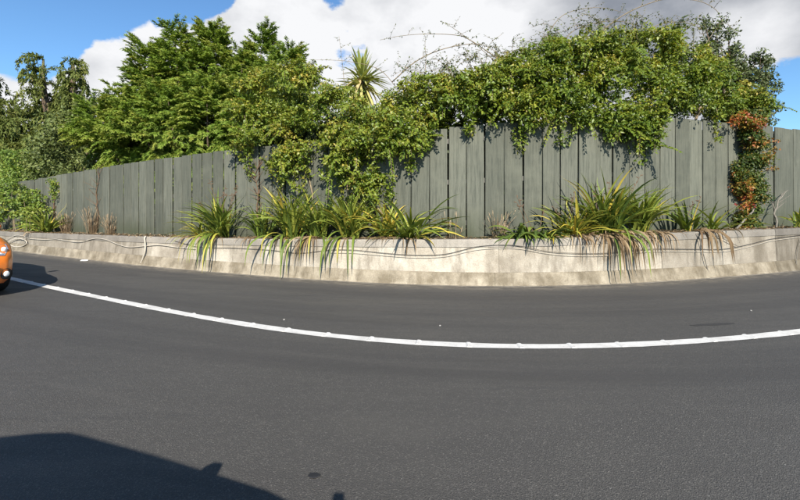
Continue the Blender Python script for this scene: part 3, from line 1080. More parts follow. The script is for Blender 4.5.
# ------------------------------------------------------------------ climbers over the fence
def vine(name, label, prof, cols, n_clumps, mat, tint, loc_px, leaf=0.074, depth=(-0.42, 0.9), yellow_top=0.1, holes=(), strands=(), stem_cols=(), cat='vine', per=40, lobe=1.0, sprays=0):
    """prof: (column bearing, top row, bottom row) read off the fence plane"""
    s_loc, loc = bed(loc_px, N_FENCE - 0.12)
    root = empty(name, loc, label, cat)
    prof = np.array(prof, float)
    L = Leaves(); cs = []; tm = []; rad = []
    tries = 0
    while len(cs) < n_clumps * 9 and tries < n_clumps * 40:
        tries += 1
        px = random.uniform(*cols)
        top = np.interp(px, prof[:, 0], prof[:, 1]); bot = np.interp(px, prof[:, 0], prof[:, 2])
        py = random.uniform(top - 2, bot + 2)
        s = edge.s_bearing(px, N_FENCE)
        fy = edge.at(s, N_FENCE).y
        z = EYE + (205 - py) / 400 * fy
        zt = fence_top(s)
        if any(abs(px - h[0]) / h[2] < 1 and abs(py - h[1]) / h[3] < 1 and random.random() < 0.9 for h in holes):
            continue
        if sprays and math.sin(px * .21 + 1.3) * math.sin(py * .27 + px * .05) > .55 and random.random() < .75:
            continue
        if z > zt + 0.05:                       # heaped over the top of the fence
            back = depth[1] * random.random() ** 1.3
            n = N_FENCE + (back if random.random() < 0.72 else -random.uniform(0.05, -depth[0]) * max(0.25, 1 - (z - zt)))
        else:                                   # hanging down the road side
            f = (bot - py) / max(bot - top, 1)
            n = N_FENCE - random.uniform(0.05, 0.10 + (-depth[0] - 0.05) * min(1, max(0.15, f * 1.6)))
        p = edge.at(s, n, z)
        p = Vector((p.x + (px - 400) / 400 * (p.y - fy) * 0, p.y, EYE + (205 - py) / 400 * p.y if n > N_FENCE else z))
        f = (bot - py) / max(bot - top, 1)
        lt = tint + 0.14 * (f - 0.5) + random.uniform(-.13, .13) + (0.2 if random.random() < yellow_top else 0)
        RL = random.uniform(.13, .32) * lobe
        for q in range(9):                      # one leafy lobe: tufts on its sunny outside
            u = Vector((random.gauss(0, 1), random.gauss(-.5, .8), random.gauss(.35, .8))).normalized() * RL * random.uniform(.5, 1.05)
            c = p + u
            if n < N_FENCE:
                c.y = min(c.y, fy - .05)
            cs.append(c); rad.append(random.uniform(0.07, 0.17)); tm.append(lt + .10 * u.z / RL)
    h_ = len(cs) // 2
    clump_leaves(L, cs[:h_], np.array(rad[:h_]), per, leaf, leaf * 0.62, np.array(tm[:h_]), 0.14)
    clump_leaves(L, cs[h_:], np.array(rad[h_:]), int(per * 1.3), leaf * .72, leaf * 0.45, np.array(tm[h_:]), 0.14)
    for (px, y0, y1) in strands:                # hanging runners
        P = [fence_front(px + random.uniform(-2, 2), y0 + (y1 - y0) * f, random.uniform(0.03, 0.2)) for f in np.linspace(0, 1, 6)]
        st = MB(); st.tube([p - loc for p in P], [.006, .006, .005, .004, .003, .002], 4)
        st.build('runner', M_CANE, root)
        cc = [p + Vector((random.uniform(-.05, .05), random.uniform(-.05, .02), random.uniform(-.08, .08))) for p in P for _ in range(2)]
        clump_leaves(L, cc, np.array([0.09] * len(cc)), 12, leaf, leaf * 0.62, tint, 0.15)
    tw = MB()
    for _ in range(sprays):                     # loose leafy shoots that break the outline
        c = Vector(random.choice(cs))
        d = Vector((random.gauss(0, .8), random.gauss(-.5, .5), random.gauss(.15, .8))).normalized()
        ln = random.uniform(.18, .5)
        m_ = int(ln * 44) + 4
        t = np.linspace(.1, 1, m_)
        P = np.array(c) + np.array(d) * (ln * t)[:, None] + np.array([0, 0, -1.0]) * (.35 * ln * t * t)[:, None]
        sd = np.array(d.cross(Vector((0, 0, 1))).normalized())
        sg = np.where(np.arange(m_) % 2 == 0, 1, -1)[:, None]
        tw.tube([c - loc, Vector(P[m_ // 2]) - loc, Vector(P[-1]) - loc], [.005, .004, .002], 3, False)
        L.add(P, sd * sg + np.array(d) * .6 + rng.normal(0, .25, (m_, 3)) + np.array([0, 0, -.3]), rng.normal(0, .35, (m_, 3)) + np.array([0, -.5, 1.0]), leaf * rng.uniform(.9, 1.6, m_) * (1.15 - .45 * t), leaf * rng.uniform(.5, .85, m_),
              np.clip(rng.normal(tint - .05 + random.uniform(-.12, .2), .1, m_), 0, 1))
    L.build('foliage', mat, root, loc)
    if sprays:
        tw.build('twigs', M_CANE, root)['kind'] = 'stuff'
    for (px, yb, yt) in stem_cols:
        s = edge.s_bearing(px, N_FENCE - .08)
        b = edge.at(s, N_FENCE - 0.08, wall_top(s) - BED_DROP - .02)
        P = [b]
        for f in (0.3, 0.6, 0.85, 1.0):
            t = fence_front(px + random.uniform(-7, 7), yb + (yt - yb) * f, 0.07)
            P.append(t)
        m = MB(); m.tube([p - loc for p in P], [.024, .02, .017, .014, .01], 6)
        m.build('stem', M_CANE, root, smooth=True)
    return root, loc


A_prof = [(232, 120, 150), (240, 84, 152), (250, 76, 160), (262, 74, 150), (270, 72, 150), (283, 70, 192), (297, 72, 194), (310, 74, 178), (328, 80, 172), (345, 97, 190), (360, 104, 196),
          (375, 104, 197), (386, 102, 194), (393, 98, 168), (405, 92, 152), (420, 86, 144), (435, 84, 134), (446, 82, 126), (456, 80, 122), (470, 78, 118)]
vineA, locA = vine('climbing_vine', 'yellow-green leafy vine pouring down the fence boards behind the strappy plants', A_prof, (238, 448), 132, M_VINE, 0.56, 305, per=30, sprays=330,
                   holes=[(272, 172, 10, 16), (324, 178, 13, 20), (350, 188, 9, 14), (400, 160, 9, 12), (268, 150, 9, 8), (385, 176, 7, 8)],
                   strands=[(249, 150, 176), (282, 160, 205), (296, 165, 208), (355, 175, 212), (372, 170, 214), (390, 180, 212), (412, 145, 170), (304, 160, 200), (340, 160, 196)],
                   stem_cols=[(306, 230, 170), (345, 230, 175), (378, 230, 180)])
B_prof = [(440, 86, 124), (460, 82, 116), (480, 78, 114), (500, 72, 118), (520, 64, 118), (540, 54, 122), (560, 48, 119), (580, 46, 122), (600, 42, 122), (620, 38, 126), (632, 37, 138), (642, 37, 140),
          (652, 37, 122), (675, 41, 115), (700, 52, 110), (715, 64, 111), (735, 88, 111), (752, 102, 112), (765, 110, 114)]
vineB, locB = vine('overgrown_vine', 'heavy dark leaved vine heaped high over the top of the fence', B_prof, (446, 758), 270, M_VINE, 0.48, 640, per=30, sprays=620, depth=(-0.40, 1.1), yellow_top=0.08,
                   strands=[(470, 115, 134), (520, 115, 146), (562, 115, 138), (612, 118, 142), (640, 122, 158), (716, 108, 138)])
# stems of the big vine rise behind the fence
for (px, d) in ((560, 8.2), (640, 8.6), (690, 9.2)):
    x = (px - 400) / 400 * d
    m = MB()
    m.tube([Vector((x, d, 0.75)) - locB, Vector((x + .1, d, 1.9)) - locB, Vector((x - .05, d - .1, 3.0)) - locB, Vector((x + .15, d - .3, 3.9)) - locB], [.05, .045, .035, .02], 7)
    m.build('stem', M_CANE, vineB, smooth=True)

# arching bare-ish canes waving above the vine
cane_L = Leaves()


def cane(pts, d, r=0.012, leaves=26, lsize=0.06, side=10):
    P = [at(px, py, dd if dd else d) for px, py, dd in [(p + (None,))[:3] if len(p) == 2 else p for p in pts]]
    # smooth curve through the points
    A = np.array([tuple(p) for p in P]); A = np.vstack([2 * A[0] - A[1], A, 2 * A[-1] - A[-2]])
    C = []
    for i in range(1, len(A) - 2):
        for t in np.linspace(0, 1, 6, endpoint=False):
            p0, p1, p2, p3 = A[i - 1:i + 3]
            C.append(0.5 * (2 * p1 + (p2 - p0) * t + (2 * p0 - 5 * p1 + 4 * p2 - p3) * t * t + (3 * p1 - p0 - 3 * p2 + p3) * t ** 3))
    C.append(A[-2])
    m = MB(); m.tube([Vector(c) - locB for c in C], [r * (1 - .7 * i / len(C)) for i in range(len(C))], 5)
    for k in range(side):
        i = random.randint(1, len(C) - 2)
        b = Vector(C[i]); dv = Vector((random.uniform(-1, 1), random.uniform(-.5, .5), random.uniform(-.2, 1))).normalized() * random.uniform(.1, .35)
        m.tube([b - locB, b + dv - locB], [r * .4, r * .2], 4)
        for f in np.linspace(.3, 1, 5):
            q = b + dv * f
            cane_L.add([q], [(random.uniform(-1, 1), random.uniform(-1, 1), random.uniform(-.6, .5))], [(random.uniform(-.5, .5), -.5, 1)], lsize * random.uniform(.6, 1.2), lsize * .55, random.uniform(.2, .9))
    for k in range(leaves):
        i = random.randint(0, len(C) - 1)
        q = Vector(C[i]) + Vector((random.uniform(-.03, .03),) * 3)
        cane_L.add([q], [(random.uniform(-1, 1), random.uniform(-1, 1), random.uniform(-.6, .5))], [(random.uniform(-.5, .5), -.5, 1)], lsize * random.uniform(.6, 1.2), lsize * .55, random.uniform(.2, .9))
    m.build('cane', M_CANE, vineB, smooth=True)


cane([(392, 82), (415, 62), (440, 50), (470, 44), (490, 48), (505, 62)], 8.6, 0.013, 30)
cane([(500, 60), (470, 40), (455, 35), (425, 34), (400, 36), (380, 40)], 8.6, 0.010, 20, side=6)
cane([(424, 80), (426, 60), (425, 45), (426, 36)], 8.7, 0.008, 30, side=3)
cane([(512, 70), (522, 58), (545, 46), (570, 40), (605, 38), (640, 42)], 8.8, 0.016, 24)
cane([(505, 70), (488, 55), (470, 40), (450, 26), (442, 22)], 8.8, 0.009, 24, side=6)
cane([(540, 55), (548, 34), (562, 16), (582, 9), (604, 8), (628, 14)], 9.0, 0.010, 34, side=8)
cane([(560, 45), (575, 30), (600, 22), (625, 22), (650, 30)], 9.0, 0.010, 34)
cane([(600, 32), (622, 16), (645, 5), (668, -1), (698, 1), (716, 10), (723, 24)], 9.0, 0.013, 26, side=8)
cane([(484, 76), (486, 60), (490, 44), (502, 34)], 8.7, 0.008, 30, side=6)
cane([(640, 40), (655, 26), (680, 22), (700, 28), (705, 40)], 9.2, 0.010, 50)
cane([(400, 92), (380, 70), (352, 62), (330, 60), (312, 60)], 8.9, 0.008, 18, side=5)
cane([(450, 82), (458, 66), (470, 60), (485, 64)], 8.6, 0.007, 30)
cane([(345, 90), (342, 60), (339, 36)], 9.4, 0.007, 16, side=2)
cane([(402, 84), (418, 74), (440, 70), (462, 72)], 8.6, 0.007, 40, side=8)
for k in range(40):
    px = random.uniform(425, 700)
    top = np.interp(px, [430, 460, 500, 540, 580, 620, 660, 690], [84, 78, 66, 50, 42, 36, 36, 46])
    dx = random.uniform(-45, 45)
    cane([(px, top + 12), (px + dx * .3, top - 8), (px + dx * .7, top - random.uniform(12, 24)), (px + dx * 1.1, top - random.uniform(4, 20))], random.uniform(8.2, 9.2), 0.007, 34, 0.06, 7)
cane_L.build('cane_leaves', M_VINE_DK, vineB, locB)

creeper_prof = [(724, 130, 222), (728, 118, 228), (735, 112, 229), (745, 112, 229), (756, 116, 229), (762, 128, 226), (767, 150, 215)]
creeper, locC = vine('autumn_creeper', 'autumn creeper turning red and orange in a column down the fence', creeper_prof, (730, 751), 44, M_CREEP, 0.25, 745, leaf=0.07, depth=(-0.32, 0.15), yellow_top=0.22,
                     stem_cols=[(742, 229, 125), (748, 229, 140)], per=36, lobe=.55, sprays=0)
Lr = Leaves()
red = [fence_front(a + random.uniform(-r, r), b + random.uniform(-r, r), random.uniform(.22, .36)) for a, b, r, c in ((736, 120, 6, 6), (748, 118, 5, 4), (745, 206, 4, 5), (750, 182, 4, 3), (752, 126, 4, 3)) for _ in range(c)]
clump_leaves(Lr, red, np.array([.09] * len(red)), 14, .07, .045, .68, .12)
Lr.build('red_foliage', M_CREEP, creeper, locC)
Lt = Leaves(); m = MB()
for (a, b, c, d) in ((763, 140, 778, 141), (764, 152, 776, 150), (762, 170, 775, 168)):
    p, q = fence_front(a, b, .08), fence_front(c, d, .05)
    m.tube([p - locC, q - locC], [.006, .003], 4)
    clump_leaves(Lt, [q, p.lerp(q, .6)], np.array([.06, .05]), 12, .06, .04, .6, .1)
m.build('tendril', M_CANE, creeper); Lt.build('tendril_leaves', M_CREEP, creeper, locC)


# ------------------------------------------------------------------ trees behind the fence
GZ = 0.75
_fs = np.array([tuple(edge.at(a, N_FENCE))[:2] for a in np.arange(SE0 - 8, SE1 + 6, 0.3)])


def fence_y(x):
    return float(np.interp(x, _fs[:, 0], _fs[:, 1]))



def conifer(label):
    """broad cypress of several leaders with drooping feathery sprays"""
    d0 = 13.2
    root_loc = Vector((-6.2, d0, GZ - 0.05))
    root = empty('conifer_tree', root_loc, label, 'tree')
    leaders = [(-9.8, 13.0, 4.6, 1.1), (-9.2, 13.4, 5.1, 1.1), (-8.7, 13.6, 5.7, 1.1), (-8.15, 13.0, 6.35, 1.1), (-7.65, 13.5, 6.2, 1.2), (-7.2, 12.8, 6.75, 1.15), (-6.7, 13.4, 6.2, 1.2), (-6.1, 13.0, 6.8, 1.15), (-5.7, 13.6, 6.1, 1.2),
               (-5.2, 13.2, 6.15, 1.2), (-4.6, 13.3, 6.75, 1.1), (-4.05, 12.9, 5.9, 1.0), (-3.75, 13.4, 6.45, 1.0), (-3.35, 13.2, 5.5, 1.0), (-9.3, 12.6, 3.7, 1.1), (-8.0, 12.2, 4.6, 1.2), (-6.9, 11.9, 4.6, 1.2), (-5.6, 11.6, 4.7, 1.2), (-4.4, 11.6, 4.6, 1.1), (-8.0, 14.2, 5.2, 1.3), (-5.8, 14.2, 5.2, 1.3)]
    tr = MB()
    tr.tube([(0, 0, 0), (0.05, 0.05, 0.9), (-0.05, 0, 1.8)], [0.34, 0.27, 0.22], 9)
    tr.build('trunk', M_BARK, root, smooth=True)
    L = Leaves()
    for (x, y, H, R) in leaders:
        P0 = Vector((0, 0, random.uniform(.6, 1.6)))
        P3 = Vector((x, y, H - 0.15)) - root_loc
        P1 = Vector((P3.x * .45, P3.y * .45, P3.z * .35 + .5)); P2 = Vector((P3.x * .85, P3.y * .85, P3.z * .65))
        lb = MB(); lb.tube([P0, P1, P2, P3], [.08, .05, .028, .008], 6)
        lb.build('limb', M_BARK, root, smooth=True)
        z0 = 1.6
        for k in range(int(104 * R * (H - z0) / 4.5)):
            f = random.random() ** 0.8                 # 0 bottom, 1 top
            a = random.uniform(0, 6.28)
            o = Vector((math.cos(a), math.sin(a), 0)); sv = Vector((-o.y, o.x, 0))
            rr = R * (1 - f) ** 0.7 * random.uniform(0.6, 1.0) + 0.03
            c0 = Vector((x, y, z0 + (H - z0) * f)) + o * rr
            if c0.y - 1.15 < fence_y(c0.x) and c0.z < 3.3:
                continue
            bl = random.uniform(.45, .8) * (1 - .45 * f)
            up = .1 + 1.1 * f ** 2
            bt = random.uniform(.46, .86)
            for q in range(9):                         # a bough: a drooping tuft of sprays
                lat = random.uniform(-1, 1)
                al = random.random()
                p = c0 + o * (bl * (al - .35)) + sv * lat * bl * .5 + Vector((0, 0, (up * al - .75 * al * al * (1 - f) - .3 * lat * lat + random.uniform(-.45, .12) * (1 - f * .7)) * bl))
                dv = (o + sv * lat * .8).normalized()
                ln = random.uniform(.22, .40) * (1 - .25 * f)
                m_ = 34
                t = np.sort(rng.random(m_)) * .95 + .05
                ov = np.array(dv); sidev = np.array((-dv.y, dv.x, 0.0))
                lift = up * .8 + random.uniform(-.1, .15); sag = 1.3 * (1 - f * .85)
                pos = np.array(p) + ov * (ln * t)[:, None] + np.array([0, 0, 1.0]) * ((lift * t - sag * t * t) * ln)[:, None]
                sgn = np.where(np.arange(m_) % 2 == 0, 1, -1)
                axv = ov * .8 + sidev * (sgn * rng.uniform(.2, .9, m_))[:, None] + np.array([0, 0, 1.0]) * (lift * .7 - sag * 1.2 * t)[:, None] + rng.normal(0, .22, (m_, 3))
                nm = np.array([0, -.4, .8]) + ov * .7 + rng.normal(0, .4, (m_, 3))
                L.add(pos, axv, nm, rng.uniform(.08, .16, m_) * (1.1 - .4 * t), rng.uniform(.013, .024, m_), np.clip(rng.normal(bt, .08, m_) + .25 * t - .05, 0, 1))
    L.build('crown', M_CON, root, root_loc, quad=True, fold=.3, droop=.25)


conifer('large bright green conifer with drooping feathery sprays behind the fence')


def weeping_tree(name, label, base, leads, strands, mat, leaf_len=0.11):
    root = empty(name, base, label, 'tree')
    b0 = Vector(base)
    tr = MB(); top = max(h for _, _, h, _ in leads)
    x0, y0 = leads[0][0], leads[0][1]
    tr.tube([(0, 0, 0), (0.1, 0, (top - GZ) * .35), (x0 - b0.x, y0 - b0.y, (leads[0][2] - b0.z) * .8), (x0 - b0.x, y0 - b0.y, leads[0][2] - b0.z)], [.32, .26, .14, .04], 8)
    tr.build('trunk', M_BARK, root, smooth=True)
    L = Leaves()
    for (x, y, H, R) in leads:
        lb = MB()
        lb.tube([(0.05, 0, (H - b0.z) * .25), ((x - b0.x) * .7, (y - b0.y) * .7, (H - b0.z) * .6), (x - b0.x, y - b0.y, H - b0.z - .1)], [.12, .08, .03], 6)
        lb.build('limb', M_BARK, root, smooth=True)
        arms = [random.uniform(0, 6.28) for _ in range(9)]
        for k in range(strands):
            f = round(random.random() ** 0.6 * 11) / 11
            z = GZ + 1.2 + (H - GZ - 1.2) * f
            a = random.choice(arms) + f * 9.0 + random.gauss(0, .13)
            reach = R * (1 - f * .35) * random.uniform(.25, 1)
            o = np.array((math.cos(a), math.sin(a), 0.0))
            st = np.array((x, y, z))
            hang = random.uniform(.35, 1.1) * (0.6 if f > .9 else 1)
            m_ = 54
            t = np.sort(rng.random(m_))
            # arch out, then hang
            out = reach * np.minimum(1, t * 1.9)
            zz = 0.16 * reach * np.sin(np.minimum(1, t * 1.9) * math.pi) - np.maximum(0, t - .42) / .58 * hang
            pos = st + o * out[:, None] + np.array([0, 0, 1.0]) * zz[:, None] + rng.normal(0, .035, (m_, 3))
            ax = rng.normal(0, .38, (m_, 3)) + np.array([0, 0, -1.0]) * (t > .4)[:, None] + o * .5
            L.add(pos, ax, rng.normal(0, .7, (m_, 3)) + np.array([0, -.4, .6]), rng.uniform(.8, 1.6, m_) * leaf_len, rng.uniform(.04, .075, m_), np.clip(rng.normal(.32 + .3 * random.random(), .14, m_), 0, 1))
    L.build('crown', mat, root, base, quad=True)


weeping_tree('weeping_conifer', 'tall olive brown weeping conifer with sky showing through its drooping top', (-17.6, 20.5, GZ), [(-18.1, 20.3, 8.75, 1.7), (-17.0, 20.6, 7.6, 1.3), (-18.6, 20.9, 6.6, 1.8)], 120, M_CEDAR, .15)
weeping_tree('weeping_conifer', 'narrow round topped weeping conifer next to the taller drooping one', (-15.7, 19.6, GZ), [(-16.1, 19.7, 8.35, 1.0), (-15.9, 19.4, 5.6, 1.5)], 110, M_CEDAR, .14)
weeping_tree('weeping_conifer', 'dark drooping conifer at the far end of the fence behind the leafy bush', (-20.6, 20.0, GZ), [(-20.4, 20.0, 8.2, 1.6), (-19.6, 19.4, 6.2, 1.9), (-20.0, 19.0, 4.4, 1.8)], 120, M_CEDAR, .15)
weeping_tree('weeping_conifer', 'low dark drooping conifer filling in below the weeping treetops', (-16.8, 17.4, GZ), [(-17.2, 17.4, 4.9, 1.9), (-15.8, 17.2, 4.2, 1.6), (-18.4, 17.8, 4.6, 1.7)], 130, M_CEDAR, .14)


def shrub(name, label, base, lobes, n, mat, leaf, rad=(.18, .34), per=46, tint=.45, cat='shrub', wid=.55):
    root = empty(name, base, label, cat)
    b0 = Vector(base)
    L = Leaves(); cs = []; tb = MB()
    for k in range(n):
        x, y, z, rx, rz = random.choice(lobes)
        u = Vector((random.gauss(0, 1), random.gauss(0, 1), random.gauss(0, 1))).normalized() * random.uniform(.45, 1) ** .5
        c = Vector((x + u.x * rx, y + u.y * rx * .8, max(z + u.z * rz, GZ + .2)))
        if c.y < fence_y(c.x) + .35 and c.z < 3.0:
            c.y = fence_y(c.x) + .35
        cs.append(c)
    for i in range(5):
        c = random.choice(cs)
        tb.tube([(random.uniform(-.1, .1), random.uniform(-.1, .1), 0), ((c.x - b0.x) * .5, (c.y - b0.y) * .5, (c.z - b0.z) * .6), c - b0], [.06, .045, .015], 6)
    tb.build('trunk', M_BARK, root, smooth=True)
    clump_leaves(L, cs, rng.uniform(*rad, len(cs)), per, leaf, leaf * wid, tint, .17)
    L.build('crown', mat, root, base)
    return root


shrub('rounded_shrub', 'rounded grey green shrub in front of the weeping conifers', (-11.6, 14.6, GZ), [(-11.8, 14.6, 3.4, 1.35, 1.6), (-11.1, 14.6, 4.2, .85, 1.0), (-10.4, 14.4, 3.0, .9, 1.2), (-12.9, 14.9, 2.9, .9, 1.0)], 330, M_SHRUB, .12)
shrub('rounded_shrub', 'low yellowish shrub hugging the far end of the fence', (-14.0, 15.2, GZ), [(-14.0, 15.2, 2.4, 1.1, .9), (-15.2, 16.0, 2.6, 1.0, 1.0)], 150, M_WEED, .11, tint=.4)
shrub('rounded_shrub', 'dense green shrub between the conifer and the spiky palm lily', (-2.2, 9.8, GZ), [(-2.9, 9.9, 3.6, .8, 1.0), (-1.9, 9.7, 3.3, .9, .9), (-.8, 9.5, 2.8, .8, .9), (-3.2, 10.2, 2.8, .7, .8)], 260, M_VINE, .09, (.14, .26), tint=.42)


hl = []  # leaf mass added behind the boards to block sky and darken the gaps
for xx in np.arange(-3.6, 11.0, .55):
    hl.append((float(xx), fence_y(xx) + random.uniform(1.0, 1.7), 2.0, .55, 1.35))
shrub('added_gap_hedge', 'dark hedge added behind the fence to darken its gaps under the vine', (2.0, fence_y(2.0) + 1.4, GZ), hl, 1400, M_OLIVE, .19, (.2, .34), 40, .35, 'hedge')


def airy_tree(name, label, base, tips, mat, leaf):
    root = empty(name, base, label, 'tree')
    b0 = Vector(base)
    tr = MB(); tr.tube([(0, 0, 0), (.08, 0, 1.2), (.0, .05, 2.4), (.1, 0, 3.3)], [.13, .11, .085, .05], 8)
    tr.build('trunk', M_BARK, root, smooth=True)
    L = Leaves(); cs = []; rad = []
    for tip in tips:
        T = Vector(tip) - b0
        S = Vector((0.03, 0.02, min(3.1, max(1.0, T.z * .5))))
        Mid = S.lerp(T, .55) + Vector((random.uniform(-.12, .12), random.uniform(-.12, .12), .15))
        lb = MB(); lb.tube([S, Mid, T], [.045, .028, .008], 5)
        for k in range(9):
            f = random.uniform(.35, 1)
            p = S.lerp(Mid, f / .55) if f < .55 else Mid.lerp(T, (f - .55) / .45)
            dv = Vector((random.uniform(-1, 1), random.uniform(-.8, .8), random.uniform(-.1, 1))).normalized() * random.uniform(.15, .42)
            lb.tube([p, p + dv], [.009, .004], 4)
            cs += [p + dv + b0, p + dv * .6 + b0]; rad += [random.uniform(.08, .17), .1]
        cs.append(T + b0); rad.append(.12)
        lb.build('limb', M_BARK, root, smooth=True)
    clump_leaves(L, cs, np.array(rad), 34, leaf, leaf * .5, .45, .18)
    L.build('crown', mat, root, base)


tips = []
for (px, py, d) in ((705, 25, 10), (716, 28, 10.2), (728, 32, 9.9), (735, 45, 10), (720, 42, 10.3), (712, 50, 9.8), (745, 62, 10), (758, 56, 10.1), (766, 60, 10), (772, 76, 10), (755, 80, 9.8), (740, 75, 10.2),
                     (775, 92, 10), (780, 108, 10), (762, 100, 9.9), (745, 98, 10.2), (728, 85, 10.3), (715, 75, 10.2), (700, 45, 10.2), (698, 65, 10.4), (730, 60, 10.3), (750, 112, 10), (770, 113, 10.3), (722, 105, 10.4),
                     (736, 112, 10.1), (705, 92, 10.4), (765, 84, 10.3), (752, 68, 10.4)):
    tips.append(tuple(at(px, py, d)))
airy_tree('airy_tree', 'small airy olive grey tree rising behind the fence past the vine', (8.3, 10.2, GZ), tips, M_OLIVE, .085)


def palm_lily():
    base = Vector((-1.05, 11.0, GZ))
    root = empty('palm_lily', base, 'spiky palm lily head of sword leaves poking above the vine', 'tree')
    tr = MB(); tr.tube([(0, 0, 0), (.05, 0, 1.5), (.02, 0, 3.0), (0, 0, 4.1)], [.13, .11, .095, .08], 9)
    tr.build('trunk', M_BARK, root, smooth=True)
    for k in range(150):
        a = random.uniform(0, 6.28)
        el = random.uniform(-1.1, 1.4)
        ln = random.uniform(.72, .95)
        w = random.uniform(.06, .095)
        d = Vector((math.cos(a) * math.cos(el), math.sin(a) * math.cos(el), math.sin(el)))
        sd = Vector((-math.sin(a), math.cos(a), 0))
        up = sd.cross(d) * -1
        p0 = Vector((0, 0, 4.05 + random.uniform(-.25, .12)))
        vs, fs = [], []
        sag = random.uniform(.08, .38) * (1 if el < .9 else .4)
        for i in range(6):
            f = i / 5
            ww = w * (0.6 + 1.2 * f if f < .4 else 1.08 * (1 - ((f - .4) / .6) ** 1.8)) + .003
            c = p0 + d * ln * f + Vector((0, 0, -sag * ln * f * f))
            vs += [c - sd * ww / 2 + up * ww * .15, c, c + sd * ww / 2 + up * ww * .15]
        for i in range(5):
            b = 3 * i
            fs += [(b, b + 1, b + 4, b + 3), (b + 1, b + 2, b + 5, b + 4)]
        mb = MB(); mb.add(vs, fs, min(1, max(0, random.gauss(.42 if el > -.2 else .85, .16))))
        mb.build('leaf', M_PALM, root)


palm_lily()


# ------------------------------------------------------------------ cables and hose on the wall, litter, marks
def wall_line(pts, r, name, label, cat, mat, dn):
    P = []
    xs = np.array([p[0] for p in pts]); ys = np.array([p[1] for p in pts])
    A = np.column_stack([xs, ys]).astype(float)
    A = np.vstack([2 * A[0] - A[1], A, 2 * A[-1] - A[-2]])
    for i in range(1, len(A) - 2):
        p0, p1, p2, p3 = A[i - 1:i + 3]
        for t in np.linspace(0, 1, 8, endpoint=False):
            P.append(0.5 * (2 * p1 + (p2 - p0) * t + (2 * p0 - 5 * p1 + 4 * p2 - p3) * t * t + (3 * p1 - p0 - 3 * p2 + p3) * t ** 3))
    P.append(A[-2])
    W = []
    for px, py in P:
        s = edge.s_bearing(px, 0.1)
        z0 = EYE + (205 - py) / 400 * edge.at(s, 0.1).y
        wt = wall_top(s)
        n = np.interp(z0, [0.2, wt - 0.13, wt - 0.02, wt + .02], [0.074, 0.095, 0.10, 0.16]) - dn - r
        if z0 > wt - .01:
            z0 = max(z0, wt + r + .004)
        W.append(edge.at(s, n, z0))
    m = MB(); m.tube([w - W[0] for w in W], r, 6)
    return tag(m.build(name, mat, None, W[0], smooth=True), label, cat)


wall_line([(175, 241), (200, 247), (235, 248), (270, 250), (300, 253), (330, 250), (355, 250), (385, 253), (415, 255), (445, 254), (475, 247), (500, 245), (520, 246), (545, 251), (570, 253), (605, 253), (650, 249), (690, 249), (722, 249), (745, 245), (770, 239), (800, 235), (830, 231)],
          0.0045, 'cable', 'thin black cable looping in slack waves along the pale wall face', 'cable', M_CABLE, 0.0)
wall_line([(330, 252.5), (355, 253), (385, 255.5), (415, 257.5), (445, 256.5), (475, 250), (500, 248), (520, 248.5), (545, 253), (570, 255.5), (605, 255.5), (650, 251.5), (690, 251.5), (722, 251.5), (745, 247.5), (770, 241), (800, 237)],
          0.0042, 'hose', 'pale slack hose running just below the black cable', 'hose', M_HOSE, 0.0)
wall_line([(-20, 246), (2, 245), (9, 239), (16, 235.5), (24, 236), (30, 238.5), (46, 239.5), (56, 239), (66, 240.5), (80, 242), (95, 238.5), (106, 239.5), (118, 244), (130, 247), (145, 246), (160, 245), (176, 247), (196, 249)],
          0.008, 'hose', 'pale hose waving along the wall below the dry grass tufts', 'hose', M_HOSE, 0.0)
wall_line([(10, 245.5), (14, 240.5), (20, 238.5), (27, 240), (29, 243), (25, 246), (18, 246.5), (13, 245)], 0.014, 'hose_loop', 'white loop of hose hanging on the wall below the leafy bush', 'hose', M_HOSE, 0.02)
wall_line([(146, 237), (147, 243), (147.5, 250), (146, 257), (143.5, 263)], 0.018, 'hanging_root', 'pale thick dead stem hanging straight down the wall over the hose', 'stem', M_HOSE, 0.02)
wall_line([(696, 233), (699, 243), (702, 258), (706, 274)], 0.008, 'hanging_root', 'thin dry stem hanging down the wall below the stiff blades', 'stem', M_GREYTWIG, 0.018)
wall_line([(700, 232), (716, 236), (728, 242), (736, 246)], 0.006, 'hanging_root', 'dry stem sagging off the wall top beneath the red creeper', 'stem', M_GREYTWIG, 0.02)
wall_line([(799, 238), (795, 250), (793, 262), (795, 268)], 0.007, 'hanging_root', 'dry stem dangling below the small strappy plant past the creeper', 'stem', M_GREYTWIG, 0.02)

# crumpled paper in the gutter
s = edge.s_bearing(86, -0.1)
p = edge.at(s, -0.12, 0.0)
mb = MB()
vs = []; nu, nv = 7, 5
for i in range(nu):
    for j in range(nv):
        u, v = i / (nu - 1) - .5, j / (nv - 1) - .5
        vs.append((u * .20 * (1 - .5 * abs(v)) + random.uniform(-.012, .012), v * .13 * (1 - .6 * abs(u)) + random.uniform(-.012, .012), .004 + .03 * math.cos(v * 3) * random.uniform(.1, 1)))
fs = [(i * nv + j, (i + 1) * nv + j, (i + 1) * nv + j + 1, i * nv + j + 1) for i in range(nu - 1) for j in range(nv - 1)]
mb.add(vs, fs)
tag(mb.build('paper_scrap', M_PAPER, None, (p.x, p.y, 0.001)), 'crumpled white paper scrap lying by the foot of the wall', 'litter')


